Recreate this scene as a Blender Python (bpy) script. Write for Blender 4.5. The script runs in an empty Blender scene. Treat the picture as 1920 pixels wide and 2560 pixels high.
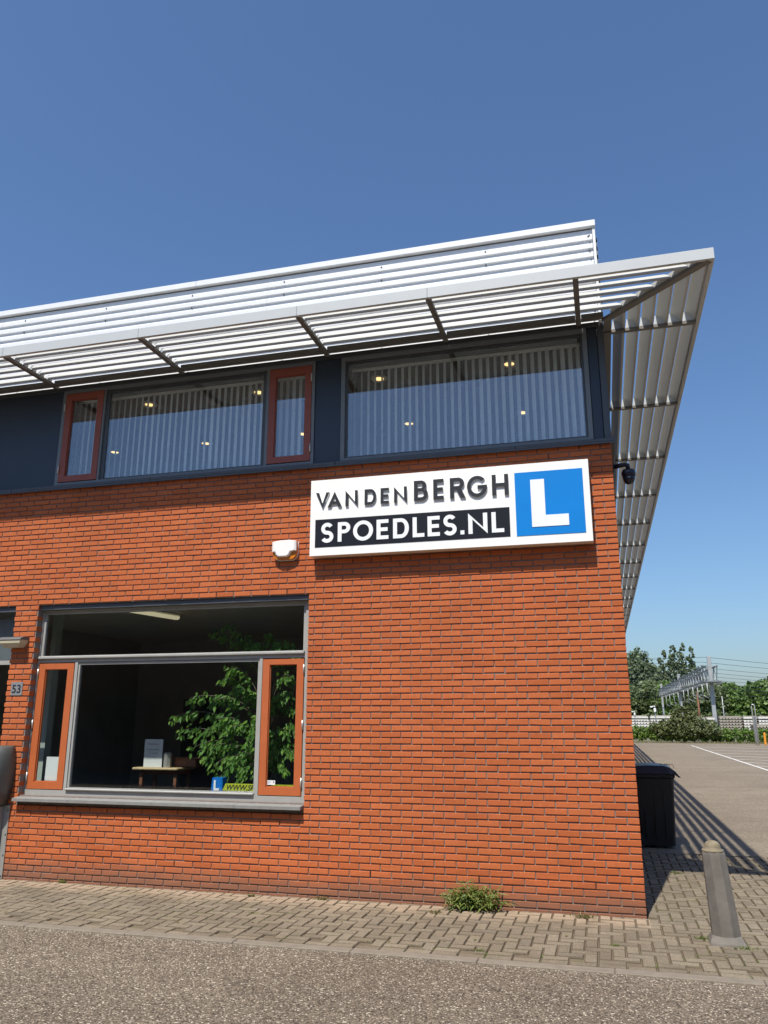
import bpy, math, random
from mathutils import Vector, Matrix, noise
random.seed(7)
SC = bpy.context.scene
COL = SC.collection
# ------------------------------------------------------------------ camera
F, CX, CY, CZ, YAW, PITCH, ROLL = 1970.21, -0.245, -8.26, 1.771, 0.2657, 0.2558, 0.0005
cam = bpy.data.cameras.new('camera'); camo = bpy.data.objects.new('camera', cam); COL.objects.link(camo)
cam.sensor_fit = 'VERTICAL'; cam.sensor_height = 36.0; cam.lens = 36.0 * F / 2560.0
cam.clip_start = 0.05; cam.clip_end = 3000
_f = Vector((-math.sin(YAW) * math.cos(PITCH), math.cos(YAW) * math.cos(PITCH), math.sin(PITCH)))
_r0 = Vector((math.cos(YAW), math.sin(YAW), 0)); _u0 = _r0.cross(_f)
_r = _r0 * math.cos(ROLL) + _u0 * math.sin(ROLL); _u = -_r0 * math.sin(ROLL) + _u0 * math.cos(ROLL)
camo.matrix_world = Matrix(((_r.x, _u.x, -_f.x, CX), (_r.y, _u.y, -_f.y, CY), (_r.z, _u.z, -_f.z, CZ), (0, 0, 0, 1)))
SC.camera = camo
CAM = Vector((CX, CY, CZ))
# ------------------------------------------------------------------ sky and sun
SUNV = Vector((-0.094, -0.593, 1.0)).normalized()
elev = math.asin(SUNV.z)
w = bpy.data.worlds.new('World'); SC.world = w; w.use_nodes = True
wn = w.node_tree.nodes; wl_ = w.node_tree.links
bg = wn['Background']; sky = wn.new('ShaderNodeTexSky'); sky.sky_type = 'NISHITA'; sky.sun_disc = False
sky.sun_elevation = elev; sky.sun_rotation = math.atan2(SUNV.x, SUNV.y)
sky.altitude = 0; sky.air_density = 1.2; sky.dust_density = 1.4; sky.ozone_density = 10.0
wl_.new(sky.outputs[0], bg.inputs[0]); bg.inputs[1].default_value = 0.11
sun = bpy.data.lights.new('sun', 'SUN'); suno = bpy.data.objects.new('sun', sun); COL.objects.link(suno)
sun.energy = 4.6; sun.angle = math.radians(0.53); sun.color = (1.0, 0.945, 0.85)
suno.rotation_euler = SUNV.to_track_quat('Z', 'Y').to_euler(); suno.location = (-4, -25, 40)
SC.view_settings.view_transform = 'Standard'; SC.view_settings.look = 'None'
SC.view_settings.exposure = 0.35; SC.view_settings.gamma = 1.0; SC.view_settings.use_curve_mapping = False
try:
    SC.cycles.max_bounces = 8; SC.cycles.transparent_max_bounces = 16
    SC.cycles.sample_clamp_indirect = 6
except Exception: pass

# ------------------------------------------------------------------ materials
def newmat(name):
    m = bpy.data.materials.new(name); m.use_nodes = True
    nt = m.node_tree; return m, nt, nt.nodes, nt.links, nt.nodes['Principled BSDF']
def pos_noise(nt, scale, detail=3, rough=0.6, vec=None, stretch=None):
    N, L = nt.nodes, nt.links
    g = N.new('ShaderNodeNewGeometry')
    src = g.outputs['Position']
    if stretch:
        mp = N.new('ShaderNodeMapping'); mp.inputs['Scale'].default_value = stretch
        L.new(src, mp.inputs['Vector']); src = mp.outputs[0]
    n = N.new('ShaderNodeTexNoise'); n.inputs['Scale'].default_value = scale
    n.inputs['Detail'].default_value = detail; n.inputs['Roughness'].default_value = rough
    L.new(src, n.inputs['Vector']); return n.outputs['Fac']
def ramp(nt, src, stops):
    r = nt.nodes.new('ShaderNodeValToRGB'); e = r.color_ramp.elements
    while len(e) > 1: e.remove(e[-1])
    e[0].position = stops[0][0]; c = stops[0][1]; e[0].color = (c[0], c[1], c[2], 1)
    for p, c in stops[1:]:
        k = e.new(p); k.color = (c[0], c[1], c[2], 1)
    nt.links.new(src, r.inputs[0]); return r.outputs[0]
def mixc(nt, fac, a, b, mode='MIX'):
    m = nt.nodes.new('ShaderNodeMixRGB'); m.blend_type = mode
    for i, v in ((0, fac), (1, a), (2, b)):
        if isinstance(v, (int, float)): m.inputs[i].default_value = v
        elif isinstance(v, tuple): m.inputs[i].default_value = (v[0], v[1], v[2], 1)
        else: nt.links.new(v, m.inputs[i])
    return m.outputs[0]
def mth(nt, op, a, b=0.0, c=0.0, clamp=False):
    m = nt.nodes.new('ShaderNodeMath'); m.operation = op; m.use_clamp = clamp
    for i, v in enumerate((a, b, c)):
        if isinstance(v, (int, float)): m.inputs[i].default_value = v
        else: nt.links.new(v, m.inputs[i])
    return m.outputs[0]
def bump(nt, bsdf, src, strength, dist):
    b = nt.nodes.new('ShaderNodeBump'); b.inputs['Strength'].default_value = strength; b.inputs['Distance'].default_value = dist
    nt.links.new(src, b.inputs['Height']); nt.links.new(b.outputs[0], bsdf.inputs['Normal'])
def rnd(nt):
    a = nt.nodes.new('ShaderNodeAttribute'); a.attribute_name = 'rnd'
    o = nt.nodes.new('ShaderNodeObjectInfo')
    return mth(nt, 'FRACT', mth(nt, 'ADD', a.outputs['Fac'], o.outputs['Random']))
def M(name, col, rough=0.6, metal=0.0, var=0.12, scale=6.0, bmp=0.0, bscale=80.0, spec=0.5, coat=0.0, stretch=None):
    m, nt, N, L, b = newmat(name)
    n = pos_noise(nt, scale, 4, 0.65, stretch=stretch)
    lo = tuple(c * (1 - var) for c in col); hi = tuple(min(1, c * (1 + var)) for c in col)
    L.new(ramp(nt, n, [(0.3, lo), (0.7, hi)]), b.inputs['Base Color'])
    b.inputs['Roughness'].default_value = rough; b.inputs['Metallic'].default_value = metal
    b.inputs['Specular IOR Level'].default_value = spec; b.inputs['Coat Weight'].default_value = coat
    if bmp: bump(nt, b, pos_noise(nt, bscale, 2), bmp, 0.002)
    return m
def sepz(nt):
    g = nt.nodes.new('ShaderNodeNewGeometry'); s = nt.nodes.new('ShaderNodeSeparateXYZ'); nt.links.new(g.outputs['Position'], s.inputs[0]); return s.outputs
def brick_material():
    m, nt, N, L, b = newmat('orange_red_brick')
    r = rnd(nt)
    c = ramp(nt, r, [(0, (0.43, 0.112, 0.036)), (0.35, (0.485, 0.129, 0.044)), (0.75, (0.51, 0.142, 0.049)), (1, (0.455, 0.122, 0.039))])
    n1 = pos_noise(nt, 28, 5, 0.7)
    c = mixc(nt, 0.35, c, ramp(nt, n1, [(0.3, (0.62, 0.62, 0.62)), (0.7, (1.15, 1.15, 1.15))]), 'MULTIPLY')
    big = pos_noise(nt, 0.7, 4, 0.6)
    c = mixc(nt, 0.8, c, ramp(nt, big, [(0.3, (0.86, 0.86, 0.86)), (0.7, (1.08, 1.08, 1.08))]), 'MULTIPLY')
    sm = pos_noise(nt, 9, 6, 0.75)
    c = mixc(nt, ramp(nt, sm, [(0.64, (0, 0, 0)), (0.76, (0.38, 0.38, 0.38))]), c, (0.66, 0.30, 0.16))
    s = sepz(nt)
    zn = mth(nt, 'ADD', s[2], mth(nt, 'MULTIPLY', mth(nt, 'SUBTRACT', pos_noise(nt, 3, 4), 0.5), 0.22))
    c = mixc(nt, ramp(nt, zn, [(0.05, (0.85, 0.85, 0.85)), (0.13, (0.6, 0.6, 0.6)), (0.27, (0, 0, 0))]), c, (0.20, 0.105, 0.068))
    salt = mth(nt, 'MULTIPLY', pos_noise(nt, 1.1, 3, 0.5), pos_noise(nt, 45, 3, 0.8))
    c = mixc(nt, ramp(nt, salt, [(0.36, (0, 0, 0)), (0.46, (0.16, 0.16, 0.16))]), c, (0.66, 0.38, 0.25))
    run = pos_noise(nt, 5.0, 4, 0.6, stretch=(1.0, 1.0, 0.12))
    c = mixc(nt, ramp(nt, run, [(0.60, (0, 0, 0)), (0.80, (0.35, 0.35, 0.35))]), c, (0.30, 0.105, 0.055))
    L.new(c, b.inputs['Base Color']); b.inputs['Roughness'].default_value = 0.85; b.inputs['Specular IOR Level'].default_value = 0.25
    bump(nt, b, pos_noise(nt, 160, 4, 0.7), 0.35, 0.003)
    return m
def mortar_material():
    m, nt, N, L, b = newmat('grey_mortar')
    n = pos_noise(nt, 25, 4)
    L.new(ramp(nt, n, [(0.3, (0.165, 0.135, 0.12)), (0.7, (0.235, 0.195, 0.175))]), b.inputs['Base Color'])
    b.inputs['Roughness'].default_value = 0.95; bump(nt, b, pos_noise(nt, 200, 3), 0.5, 0.002); return m
def paver_material():
    m, nt, N, L, b = newmat('grey_concrete_paver')
    r = rnd(nt)
    c = ramp(nt, r, [(0, (0.185, 0.153, 0.113)), (0.4, (0.215, 0.18, 0.133)), (0.8, (0.24, 0.203, 0.150)), (1, (0.175, 0.148, 0.115))])
    v = N.new('ShaderNodeTexVoronoi'); v.inputs['Scale'].default_value = 170; v.inputs['Randomness'].default_value = 1
    g = N.new('ShaderNodeNewGeometry'); L.new(g.outputs['Position'], v.inputs['Vector'])
    sc_ = N.new('ShaderNodeSeparateColor'); L.new(v.outputs['Color'], sc_.inputs[0])
    c = mixc(nt, 0.75, c, ramp(nt, sc_.outputs[0], [(0, (0.62, 0.60, 0.58)), (0.6, (1.0, 1.0, 1.0)), (0.93, (1.15, 1.15, 1.15)), (1, (1.7, 1.7, 1.65))]), 'MULTIPLY')
    big = pos_noise(nt, 1.6, 5, 0.65)
    c = mixc(nt, 0.9, c, ramp(nt, big, [(0.3, (0.78, 0.77, 0.74)), (0.7, (1.12, 1.12, 1.1))]), 'MULTIPLY')
    s = sepz(nt)   # blown sand lying against the wall
    yy = mth(nt, 'ADD', s[1], mth(nt, 'MULTIPLY', mth(nt, 'SUBTRACT', pos_noise(nt, 3.0, 5, 0.7), 0.5), 0.9))
    front = ramp(nt, s[0], [(0.0, (1, 1, 1)), (0.01, (0, 0, 0))])
    sand = mixc(nt, 1.0, ramp(nt, yy, [(0.0, (0, 0, 0)), (1.0, (1, 1, 1))]), (1, 1, 1), 'MULTIPLY')
    fac = mth(nt, 'MULTIPLY', mth(nt, 'MULTIPLY_ADD', yy, 3.0, 1.45, True), 0.75)
    cut = mth(nt, 'LESS_THAN', s[0], 0.02)
    fac = mth(nt, 'MULTIPLY', fac, cut)
    c = mixc(nt, fac, c, (0.37, 0.285, 0.20))
    mo = pos_noise(nt, 2.3, 5, 0.7)
    c = mixc(nt, ramp(nt, mo, [(0.58, (0, 0, 0)), (0.75, (0.35, 0.35, 0.35))]), c, (0.19, 0.175, 0.085))
    gn = N.new('ShaderNodeNewGeometry'); sn = N.new('ShaderNodeSeparateXYZ'); L.new(gn.outputs['True Normal'], sn.inputs[0])
    steep = mth(nt, 'LESS_THAN', sn.outputs[2], 0.9)          # chamfers and sides of each paver are mixed with dark brown
    c = mixc(nt, mth(nt, 'MULTIPLY', steep, 0.66), c, (0.085, 0.066, 0.043))
    L.new(c, b.inputs['Base Color']); b.inputs['Roughness'].default_value = 0.9; b.inputs['Specular IOR Level'].default_value = 0.2
    bump(nt, b, v.outputs['Distance'], 0.35, 0.003); return m
def joint_material():
    m, nt, N, L, b = newmat('sandy_joint_soil')
    n = pos_noise(nt, 5, 5, 0.7)
    L.new(ramp(nt, n, [(0.3, (0.11, 0.085, 0.055)), (0.55, (0.15, 0.115, 0.075)), (0.7, (0.11, 0.115, 0.045))]), b.inputs['Base Color'])
    b.inputs['Roughness'].default_value = 1; return m
def asphalt_material(name, scale, base, chip, dark, smooth=False):
    m, nt, N, L, b = newmat(name)
    g = N.new('ShaderNodeNewGeometry')
    v = N.new('ShaderNodeTexVoronoi'); v.inputs['Scale'].default_value = scale
    L.new(g.outputs['Position'], v.inputs['Vector'])
    sc_ = N.new('ShaderNodeSeparateColor'); L.new(v.outputs['Color'], sc_.inputs[0])
    c = ramp(nt, sc_.outputs[0], [(0, dark), (0.35, tuple(x * 0.8 for x in base)), (0.7, base), (0.90, tuple(x * 1.35 for x in base)), (1, chip)])
    e = ramp(nt, v.outputs['Distance'], [(0.35, (1, 1, 1)), (0.75, (0.42, 0.40, 0.38))])
    c = mixc(nt, 0.0 if smooth else 0.85, c, e, 'MULTIPLY')
    big = pos_noise(nt, 0.9, 6, 0.7)
    c = mixc(nt, 0.9, c, ramp(nt, big, [(0.3, (0.84, 0.83, 0.82)), (0.7, (1.12, 1.12, 1.1))]), 'MULTIPLY')
    pat = pos_noise(nt, 0.35, 5, 0.6, stretch=(0.5, 1.6, 1))
    c = mixc(nt, 0.8, c, ramp(nt, pat, [(0.38, (0.86, 0.85, 0.84)), (0.62, (1.08, 1.08, 1.07))]), 'MULTIPLY')
    spot = pos_noise(nt, 2.7, 3, 0.5)
    c = mixc(nt, ramp(nt, spot, [(0.70, (0, 0, 0)), (0.78, (0.45, 0.45, 0.45))]), c, tuple(x * .55 for x in base))
    wv = N.new('ShaderNodeTexVoronoi'); wv.feature = 'DISTANCE_TO_EDGE'; wv.inputs['Scale'].default_value = 0.55
    nv = N.new('ShaderNodeTexNoise'); nv.inputs['Scale'].default_value = 3.0; nv.inputs['Detail'].default_value = 5; L.new(g.outputs['Position'], nv.inputs['Vector'])
    av = N.new('ShaderNodeVectorMath'); av.operation = 'MULTIPLY_ADD'; L.new(nv.outputs['Color'], av.inputs[0]); av.inputs[1].default_value = (0.5, 0.5, 0.5); L.new(g.outputs['Position'], av.inputs[2])
    L.new(av.outputs[0], wv.inputs['Vector'])
    crk = mth(nt, 'MULTIPLY', mth(nt, 'LESS_THAN', wv.outputs['Distance'], 0.0035), mth(nt, 'GREATER_THAN', pos_noise(nt, 0.5, 2), 0.5))
    c = mixc(nt, mth(nt, 'MULTIPLY', crk, 0.55), c, tuple(x * .3 for x in base))
    L.new(c, b.inputs['Base Color']); b.inputs['Roughness'].default_value = 0.85; b.inputs['Specular IOR Level'].default_value = 0.3
    bump(nt, b, mth(nt, 'SUBTRACT', 1.0, v.outputs['Distance']), 0.6 if not smooth else 0.2, 0.006); return m
def foliage_material(name, c0, c1, c2, trans=0.25):
    m, nt, N, L, b = newmat(name)
    r = rnd(nt); c = ramp(nt, r, [(0, c0), (0.5, c1), (1, c2)])
    L.new(c, b.inputs['Base Color']); b.inputs['Roughness'].default_value = 0.55
    t = N.new('ShaderNodeBsdfTranslucent'); L.new(mixc(nt, 1.0, c, (1.3, 1.5, 0.6), 'MULTIPLY'), t.inputs[0])
    mx = N.new('ShaderNodeMixShader'); mx.inputs[0].default_value = trans
    L.new(b.outputs[0], mx.inputs[1]); L.new(t.outputs[0], mx.inputs[2]); L.new(mx.outputs[0], N['Material Output'].inputs[0]); return m
def glass_material(name, k, ior, tint):
    m, nt, N, L, b = newmat(name); N.remove(b)
    # reflectance grows towards grazing angles the same way on both faces of the thin pane
    g = N.new('ShaderNodeNewGeometry'); dt = N.new('ShaderNodeVectorMath'); dt.operation = 'DOT_PRODUCT'
    L.new(g.outputs['Normal'], dt.inputs[0]); L.new(g.outputs['Incoming'], dt.inputs[1])
    cs = mth(nt, 'ABSOLUTE', dt.outputs['Value']); f0 = k
    fres = mth(nt, 'MULTIPLY_ADD', mth(nt, 'POWER', mth(nt, 'SUBTRACT', 1.0, cs), 5.0), 1.0 - f0, f0, True)
    gl = N.new('ShaderNodeBsdfGlossy'); gl.inputs['Roughness'].default_value = 0.0; gl.inputs['Color'].default_value = (0.95, 0.97, 1, 1)
    tr = N.new('ShaderNodeBsdfTransparent'); tr.inputs[0].default_value = (*tint, 1)
    mx = N.new('ShaderNodeMixShader'); L.new(fres, mx.inputs[0])
    L.new(tr.outputs[0], mx.inputs[1]); L.new(gl.outputs[0], mx.inputs[2]); L.new(mx.outputs[0], N['Material Output'].inputs[0]); return m
def emit_material(name, col, s):
    m, nt, N, L, b = newmat(name); b.inputs['Base Color'].default_value = (*col, 1)
    b.inputs['Emission Color'].default_value = (*col, 1); b.inputs['Emission Strength'].default_value = s; return m

MAT = dict(
    brick=brick_material(), mortar=mortar_material(), paver=paver_material(), joint=joint_material(),
    road=asphalt_material('chip_asphalt', 95, (0.235, 0.193, 0.145), (0.72, 0.65, 0.53), (0.062, 0.050, 0.038)),
    lot=asphalt_material('worn_parking_asphalt', 60, (0.225, 0.188, 0.142), (0.32, 0.275, 0.215), (0.17, 0.142, 0.108), True),
    kerb=M('kerb_concrete', (0.200, 0.170, 0.132), 0.9, var=0.14, scale=9, bmp=0.3),
    white_metal=M('white_coated_cladding', (0.72, 0.735, 0.75), 0.38, 0.0, 0.03, 3),
    fascia=M('light_grey_fascia', (0.49, 0.51, 0.51), 0.45, 0.0, 0.03, 2),
    slat=M('aluminium_slat', (0.50, 0.50, 0.47), 0.42, 0.0, 0.04, 3, stretch=(0.3, 0.3, 3)),
    bracket=M('grey_bracket_steel', (0.17, 0.16, 0.145), 0.5, 0.2, 0.06, 8),
    navy=M('navy_facade_panel', (0.022, 0.034, 0.055), 0.42, 0.0, 0.12, 1.5, spec=0.5),
    dgrey=M('dark_grey_trim', (0.075, 0.082, 0.092), 0.45, 0.1, 0.08, 6),
    bluegrey=M('blue_grey_window_frame', (0.17, 0.19, 0.20), 0.45, 0.0, 0.06, 6),
    lgrey=M('light_grey_window_frame', (0.33, 0.33, 0.31), 0.5, 0.0, 0.07, 6, bmp=0.1),
    stone=M('grey_sill_stone', (0.215, 0.215, 0.205), 0.75, 0.0, 0.12, 12, bmp=0.2),
    sash=M('orange_painted_sash', (0.43, 0.110, 0.033), 0.5, 0.0, 0.06, 7, bmp=0.1),
    sash_dark=M('red_brown_painted_sash', (0.30, 0.075, 0.045), 0.5, 0.0, 0.06, 7),
    glass_up=glass_material('upper_window_glass', 0.105, 1.62, (0.96, 0.98, 0.98)),
    glass_lo=glass_material('ground_floor_glass', 0.042, 1.5, (0.93, 0.95, 0.94)),
    zinc=M('hinge_metal', (0.62, 0.62, 0.60), 0.35, 0.6, 0.05, 10),
    screw=M('dark_screw_head', (0.05, 0.055, 0.06), 0.4, 0.5, 0.05, 10),
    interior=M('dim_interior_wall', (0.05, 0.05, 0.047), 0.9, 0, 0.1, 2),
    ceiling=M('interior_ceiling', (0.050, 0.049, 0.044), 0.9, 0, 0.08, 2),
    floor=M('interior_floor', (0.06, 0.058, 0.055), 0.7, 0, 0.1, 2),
    interior_low=M('grey_room_wall', (0.30, 0.30, 0.28), 0.9, 0, 0.1, 2),
    ceiling_low=M('grey_room_ceiling', (0.45, 0.44, 0.39), 0.9, 0, 0.08, 2),
    column=M('pale_interior_column', (0.42, 0.48, 0.44), 0.8, 0, 0.05, 3),
    blind=M('vertical_blind_fabric', (0.82, 0.84, 0.80), 0.85, 0, 0.05, 4),
    sign_white=M('sign_white_paint', (0.86, 0.855, 0.82), 0.4, 0, 0.02, 3),
    sign_edge=M('sign_frame_cream', (0.70, 0.60, 0.47), 0.5, 0, 0.05, 3),
    sign_black=M('sign_black_panel', (0.011, 0.013, 0.020), 0.5, 0, 0.1, 3, spec=0.2),
    sign_letter=M('anthracite_letter', (0.022, 0.025, 0.031), 0.5, 0, 0.08, 6, spec=0.3),
    letter_white=M('white_letter', (0.82, 0.84, 0.85), 0.4, 0, 0.02, 6),
    sign_blue=M('sign_blue_panel', (0.002, 0.20, 0.60), 0.5, 0, 0.03, 3, spec=0.2),
    plastic_white=M('white_plastic', (0.84, 0.84, 0.81), 0.35, 0, 0.02, 10),
    amber=M('amber_lens', (0.62, 0.20, 0.012), 0.2, 0, 0.2, 30, coat=0.4),
    cream=M('cream_lamp_cover', (0.52, 0.48, 0.34), 0.35, 0, 0.05, 10),
    lamp_grey=M('lamp_housing_grey', (0.13, 0.13, 0.125), 0.5, 0, 0.08, 20),
    plate=M('grey_number_plate', (0.25, 0.265, 0.28), 0.4, 0.2, 0.05, 10),
    black=M('black_print', (0.012, 0.012, 0.014), 0.6, 0, 0.1, 10),
    box_grey=M('anthracite_machine_shell', (0.085, 0.095, 0.09), 0.38, 0.0, 0.06, 5),
    steel=M('brushed_steel_panel', (0.36, 0.36, 0.34), 0.42, 0.35, 0.10, 9, stretch=(1, 1, 0.2)),
    navy_cam=M('dark_blue_camera_shell', (0.010, 0.014, 0.028), 0.35, 0, 0.1, 5),
    bin=M('black_bin_plastic', (0.016, 0.018, 0.020), 0.45, 0, 0.15, 8),
    bin_lid=M('dark_blue_bin_lid', (0.018, 0.026, 0.055), 0.35, 0, 0.1, 8),
    bollard=M('weathered_bollard_concrete', (0.150, 0.136, 0.118), 0.85, 0, 0.22, 7, bmp=0.3, bscale=60),
    bollard_top=M('lichen_bollard_top', (0.21, 0.175, 0.115), 0.9, 0, 0.22, 18, bmp=0.4),
    paint=M('white_road_paint', (0.66, 0.65, 0.62), 0.7, 0, 0.1, 3),
    galv=M('galvanised_steel', (0.36, 0.375, 0.38), 0.45, 0.15, 0.12, 1.2),
    galv_dark=M('dark_galvanised_steel', (0.16, 0.18, 0.19), 0.5, 0.2, 0.12, 1.2),
    wire=M('overhead_wire', (0.06, 0.07, 0.08), 0.5, 0.3, 0.05, 1),
    sleeper=M('pale_concrete_sleeper', (0.62, 0.60, 0.56), 0.9, 0, 0.12, 3),
    sleeper_dark=M('weathered_sleeper', (0.33, 0.30, 0.25), 0.9, 0, 0.2, 3),
    rust=M('rusty_post', (0.22, 0.10, 0.06), 0.9, 0, 0.2, 3),
    orange=M('orange_marker', (0.70, 0.28, 0.03), 0.5, 0, 0.05, 3),
    ground=M('dry_soil_and_grass', (0.13, 0.12, 0.07), 1, 0, 0.3, 0.4),
    paper=M('white_paper', (0.70, 0.73, 0.74), 0.8, 0, 0.02, 5),
    pine=M('pine_table_top', (0.48, 0.36, 0.20), 0.5, 0, 0.1, 14, stretch=(1, 12, 1)),
    wood_dark=M('brown_wood', (0.22, 0.09, 0.045), 0.6, 0, 0.15, 14),
    yellow=M('yellow_banner', (0.45, 0.50, 0.03), 0.5, 0, 0.03, 5),
    lblue=M('blue_cube_plastic', (0.008, 0.16, 0.55), 0.3, 0, 0.03, 5),
    pinktext=M('pale_red_print', (0.45, 0.22, 0.22), 0.7, 0, 0.03, 5),
    greytext=M('grey_print', (0.20, 0.22, 0.25), 0.7, 0, 0.03, 5),
    bark=M('tree_bark', (0.10, 0.075, 0.05), 0.95, 0, 0.25, 6, bmp=0.4, bscale=30),
    stem=M('grey_branch', (0.20, 0.17, 0.13), 0.9, 0, 0.2, 20),
    pot=M('clay_pot', (0.25, 0.10, 0.05), 0.8, 0, 0.1, 10),
    ficus=foliage_material('ficus_leaf', (0.056, 0.150, 0.022), (0.094, 0.225, 0.030), (0.163, 0.300, 0.037), 0.3),
    weed=foliage_material('weed_leaf', (0.09, 0.15, 0.03), (0.14, 0.21, 0.045), (0.24, 0.24, 0.07), 0.3),
    dry=foliage_material('dry_grass', (0.20, 0.17, 0.08), (0.26, 0.22, 0.10), (0.14, 0.17, 0.05), 0.3),
    tree_a=foliage_material('olive_green_foliage', (0.072, 0.104, 0.038), (0.102, 0.142, 0.049), (0.145, 0.181, 0.065), 0.2),
    tree_b=foliage_material('grey_green_foliage', (0.087, 0.123, 0.065), (0.123, 0.167, 0.087), (0.174, 0.217, 0.116), 0.2),
    tree_c=foliage_material('fresh_green_foliage', (0.058, 0.111, 0.023), (0.091, 0.169, 0.031), (0.156, 0.234, 0.046), 0.2),
    hedge=foliage_material('bright_hedge_foliage', (0.069, 0.125, 0.020), (0.106, 0.194, 0.027), (0.188, 0.275, 0.037), 0.2),
    bush=foliage_material('dark_bush_foliage', (0.068, 0.090, 0.036), (0.098, 0.123, 0.045), (0.165, 0.173, 0.057), 0.2),
    spot=emit_material('lit_spotlight', (1.0, 0.66, 0.26), 1.5),
    spot_ring=M('spotlight_rim', (0.85, 0.83, 0.78), 0.4, 0.0, 0.03, 5),
    tube=emit_material('lit_tube_cover', (0.85, 0.76, 0.50), 0.42),
    mirror_block=M('brown_mirror_block', (0.14, 0.085, 0.06), 0.9, 0, 0.15, 2),
    dark_glass=M('dark_mirror_block_window', (0.02, 0.025, 0.03), 0.1, 0, 0.1, 1),
)
# ------------------------------------------------------------------ mesh builder
class MB:
    def __init__(s): s.v = []; s.f = []; s.r = []; s.sm = []
    def add(s, vs, fs, r=None, smooth=False):
        o = len(s.v); s.v += [tuple(x) for x in vs]
        for f in fs: s.f.append(tuple(i + o for i in f)); s.r.append(r if r is not None else 0.0); s.sm.append(smooth)
        return s
    def box(s, x0, x1, y0, y1, z0, z1, r=None):
        return s.add([(x0, y0, z0), (x1, y0, z0), (x1, y1, z0), (x0, y1, z0), (x0, y0, z1), (x1, y0, z1), (x1, y1, z1), (x0, y1, z1)],
                     [(0, 3, 2, 1), (4, 5, 6, 7), (0, 1, 5, 4), (1, 2, 6, 5), (2, 3, 7, 6), (3, 0, 4, 7)], r)
    def bbox(s, x0, x1, y0, y1, z0, z1, b=0.006):
        "box whose twelve edges are chamfered"
        V = []; 
        for (x, sx) in ((x0, 1), (x1, -1)):
            for (y, sy) in ((y0, 1), (y1, -1)):
                for (z, sz) in ((z0, 1), (z1, -1)):
                    V += [(x, y + sy * b, z + sz * b), (x + sx * b, y, z + sz * b), (x + sx * b, y + sy * b, z)]
        def I(i, j, k, a): return ((i * 2 + j) * 2 + k) * 3 + a
        Fc = [(I(0,0,0,0), I(0,0,1,0), I(0,1,1,0), I(0,1,0,0)), (I(1,0,0,0), I(1,1,0,0), I(1,1,1,0), I(1,0,1,0)),
              (I(0,0,0,1), I(1,0,0,1), I(1,0,1,1), I(0,0,1,1)), (I(0,1,0,1), I(0,1,1,1), I(1,1,1,1), I(1,1,0,1)),
              (I(0,0,0,2), I(0,1,0,2), I(1,1,0,2), I(1,0,0,2)), (I(0,0,1,2), I(1,0,1,2), I(1,1,1,2), I(0,1,1,2))]
        for i in (0, 1):
            for j in (0, 1): Fc.append((I(i,j,0,0), I(i,j,0,1), I(i,j,1,1), I(i,j,1,0)))
            for k in (0, 1): Fc.append((I(i,0,k,0), I(i,0,k,2), I(i,1,k,2), I(i,1,k,0)))
        for j in (0, 1):
            for k in (0, 1): Fc.append((I(0,j,k,1), I(1,j,k,1), I(1,j,k,2), I(0,j,k,2)))
        for i in (0, 1):
            for j in (0, 1):
                for k in (0, 1): Fc.append((I(i,j,k,0), I(i,j,k,1), I(i,j,k,2)))
        return s.add(V, Fc)
    def prism(s, poly, fn, a, b, r=None, smooth=False):
        "poly: 2d points, fn(p,q,t) -> xyz, extruded t=a..b"
        n = len(poly); V = [fn(p, q, a) for p, q in poly] + [fn(p, q, b) for p, q in poly]
        s.add(V, [tuple(range(n - 1, -1, -1)), tuple(range(n, 2 * n))], r)
        o = len(s.v) - 2 * n
        for i in range(n):
            j = (i + 1) % n; s.f.append((o + i, o + j, o + n + j, o + n + i)); s.r.append(r or 0.0); s.sm.append(smooth)
        return s
    def tube(s, pts, rad, n=8, cap=True, smooth=True):
        pts = [Vector(p) for p in pts]; rad = rad if isinstance(rad, (list, tuple)) else [rad] * len(pts)
        V = []; up = Vector((0, 0, 1))
        for i, p in enumerate(pts):
            t = (pts[min(i + 1, len(pts) - 1)] - pts[max(i - 1, 0)]).normalized()
            a = up if abs(t.z) < 0.95 else Vector((1, 0, 0))
            x = t.cross(a).normalized(); y = t.cross(x)
            for k in range(n):
                g = 2 * math.pi * (k + 0.5) / n; V.append(p + (x * math.cos(g) + y * math.sin(g)) * rad[i])
        Fc = []
        for i in range(len(pts) - 1):
            for k in range(n):
                q = (k + 1) % n; Fc.append((i * n + k, i * n + q, (i + 1) * n + q, (i + 1) * n + k))
        s.add(V, Fc, None, smooth)
        if cap:
            o = len(s.v) - len(V); m = (len(pts) - 1) * n
            s.f += [tuple(o + k for k in range(n - 1, -1, -1)), tuple(o + m + k for k in range(n))]; s.r += [0, 0]; s.sm += [False, False]
        return s
    def lathe(s, c, prof, n=20, smooth=True, rot=0.0):
        V = [];
        for (rr, z) in prof:
            for k in range(n):
                g = rot + 2 * math.pi * k / n; V.append((c[0] + rr * math.cos(g), c[1] + rr * math.sin(g), c[2] + z))
        Fc = []
        for i in range(len(prof) - 1):
            for k in range(n):
                q = (k + 1) % n; Fc.append((i * n + k, i * n + q, (i + 1) * n + q, (i + 1) * n + k))
        s.add(V, Fc, None, smooth)
        o = len(s.v) - len(V); m = (len(prof) - 1) * n
        s.f += [tuple(o + k for k in range(n - 1, -1, -1)), tuple(o + m + k for k in range(n))]; s.r += [0, 0]; s.sm += [False, False]
        return s
    def mesh(s, name, mat):
        me = bpy.data.meshes.new(name); me.from_pydata(s.v, [], s.f)
        at = me.attributes.new('rnd', 'FLOAT', 'FACE'); at.data.foreach_set('value', [float(x) for x in s.r])
        me.polygons.foreach_set('use_smooth', [bool(x) for x in s.sm])
        me.materials.append(mat); me.update(); return me
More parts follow.
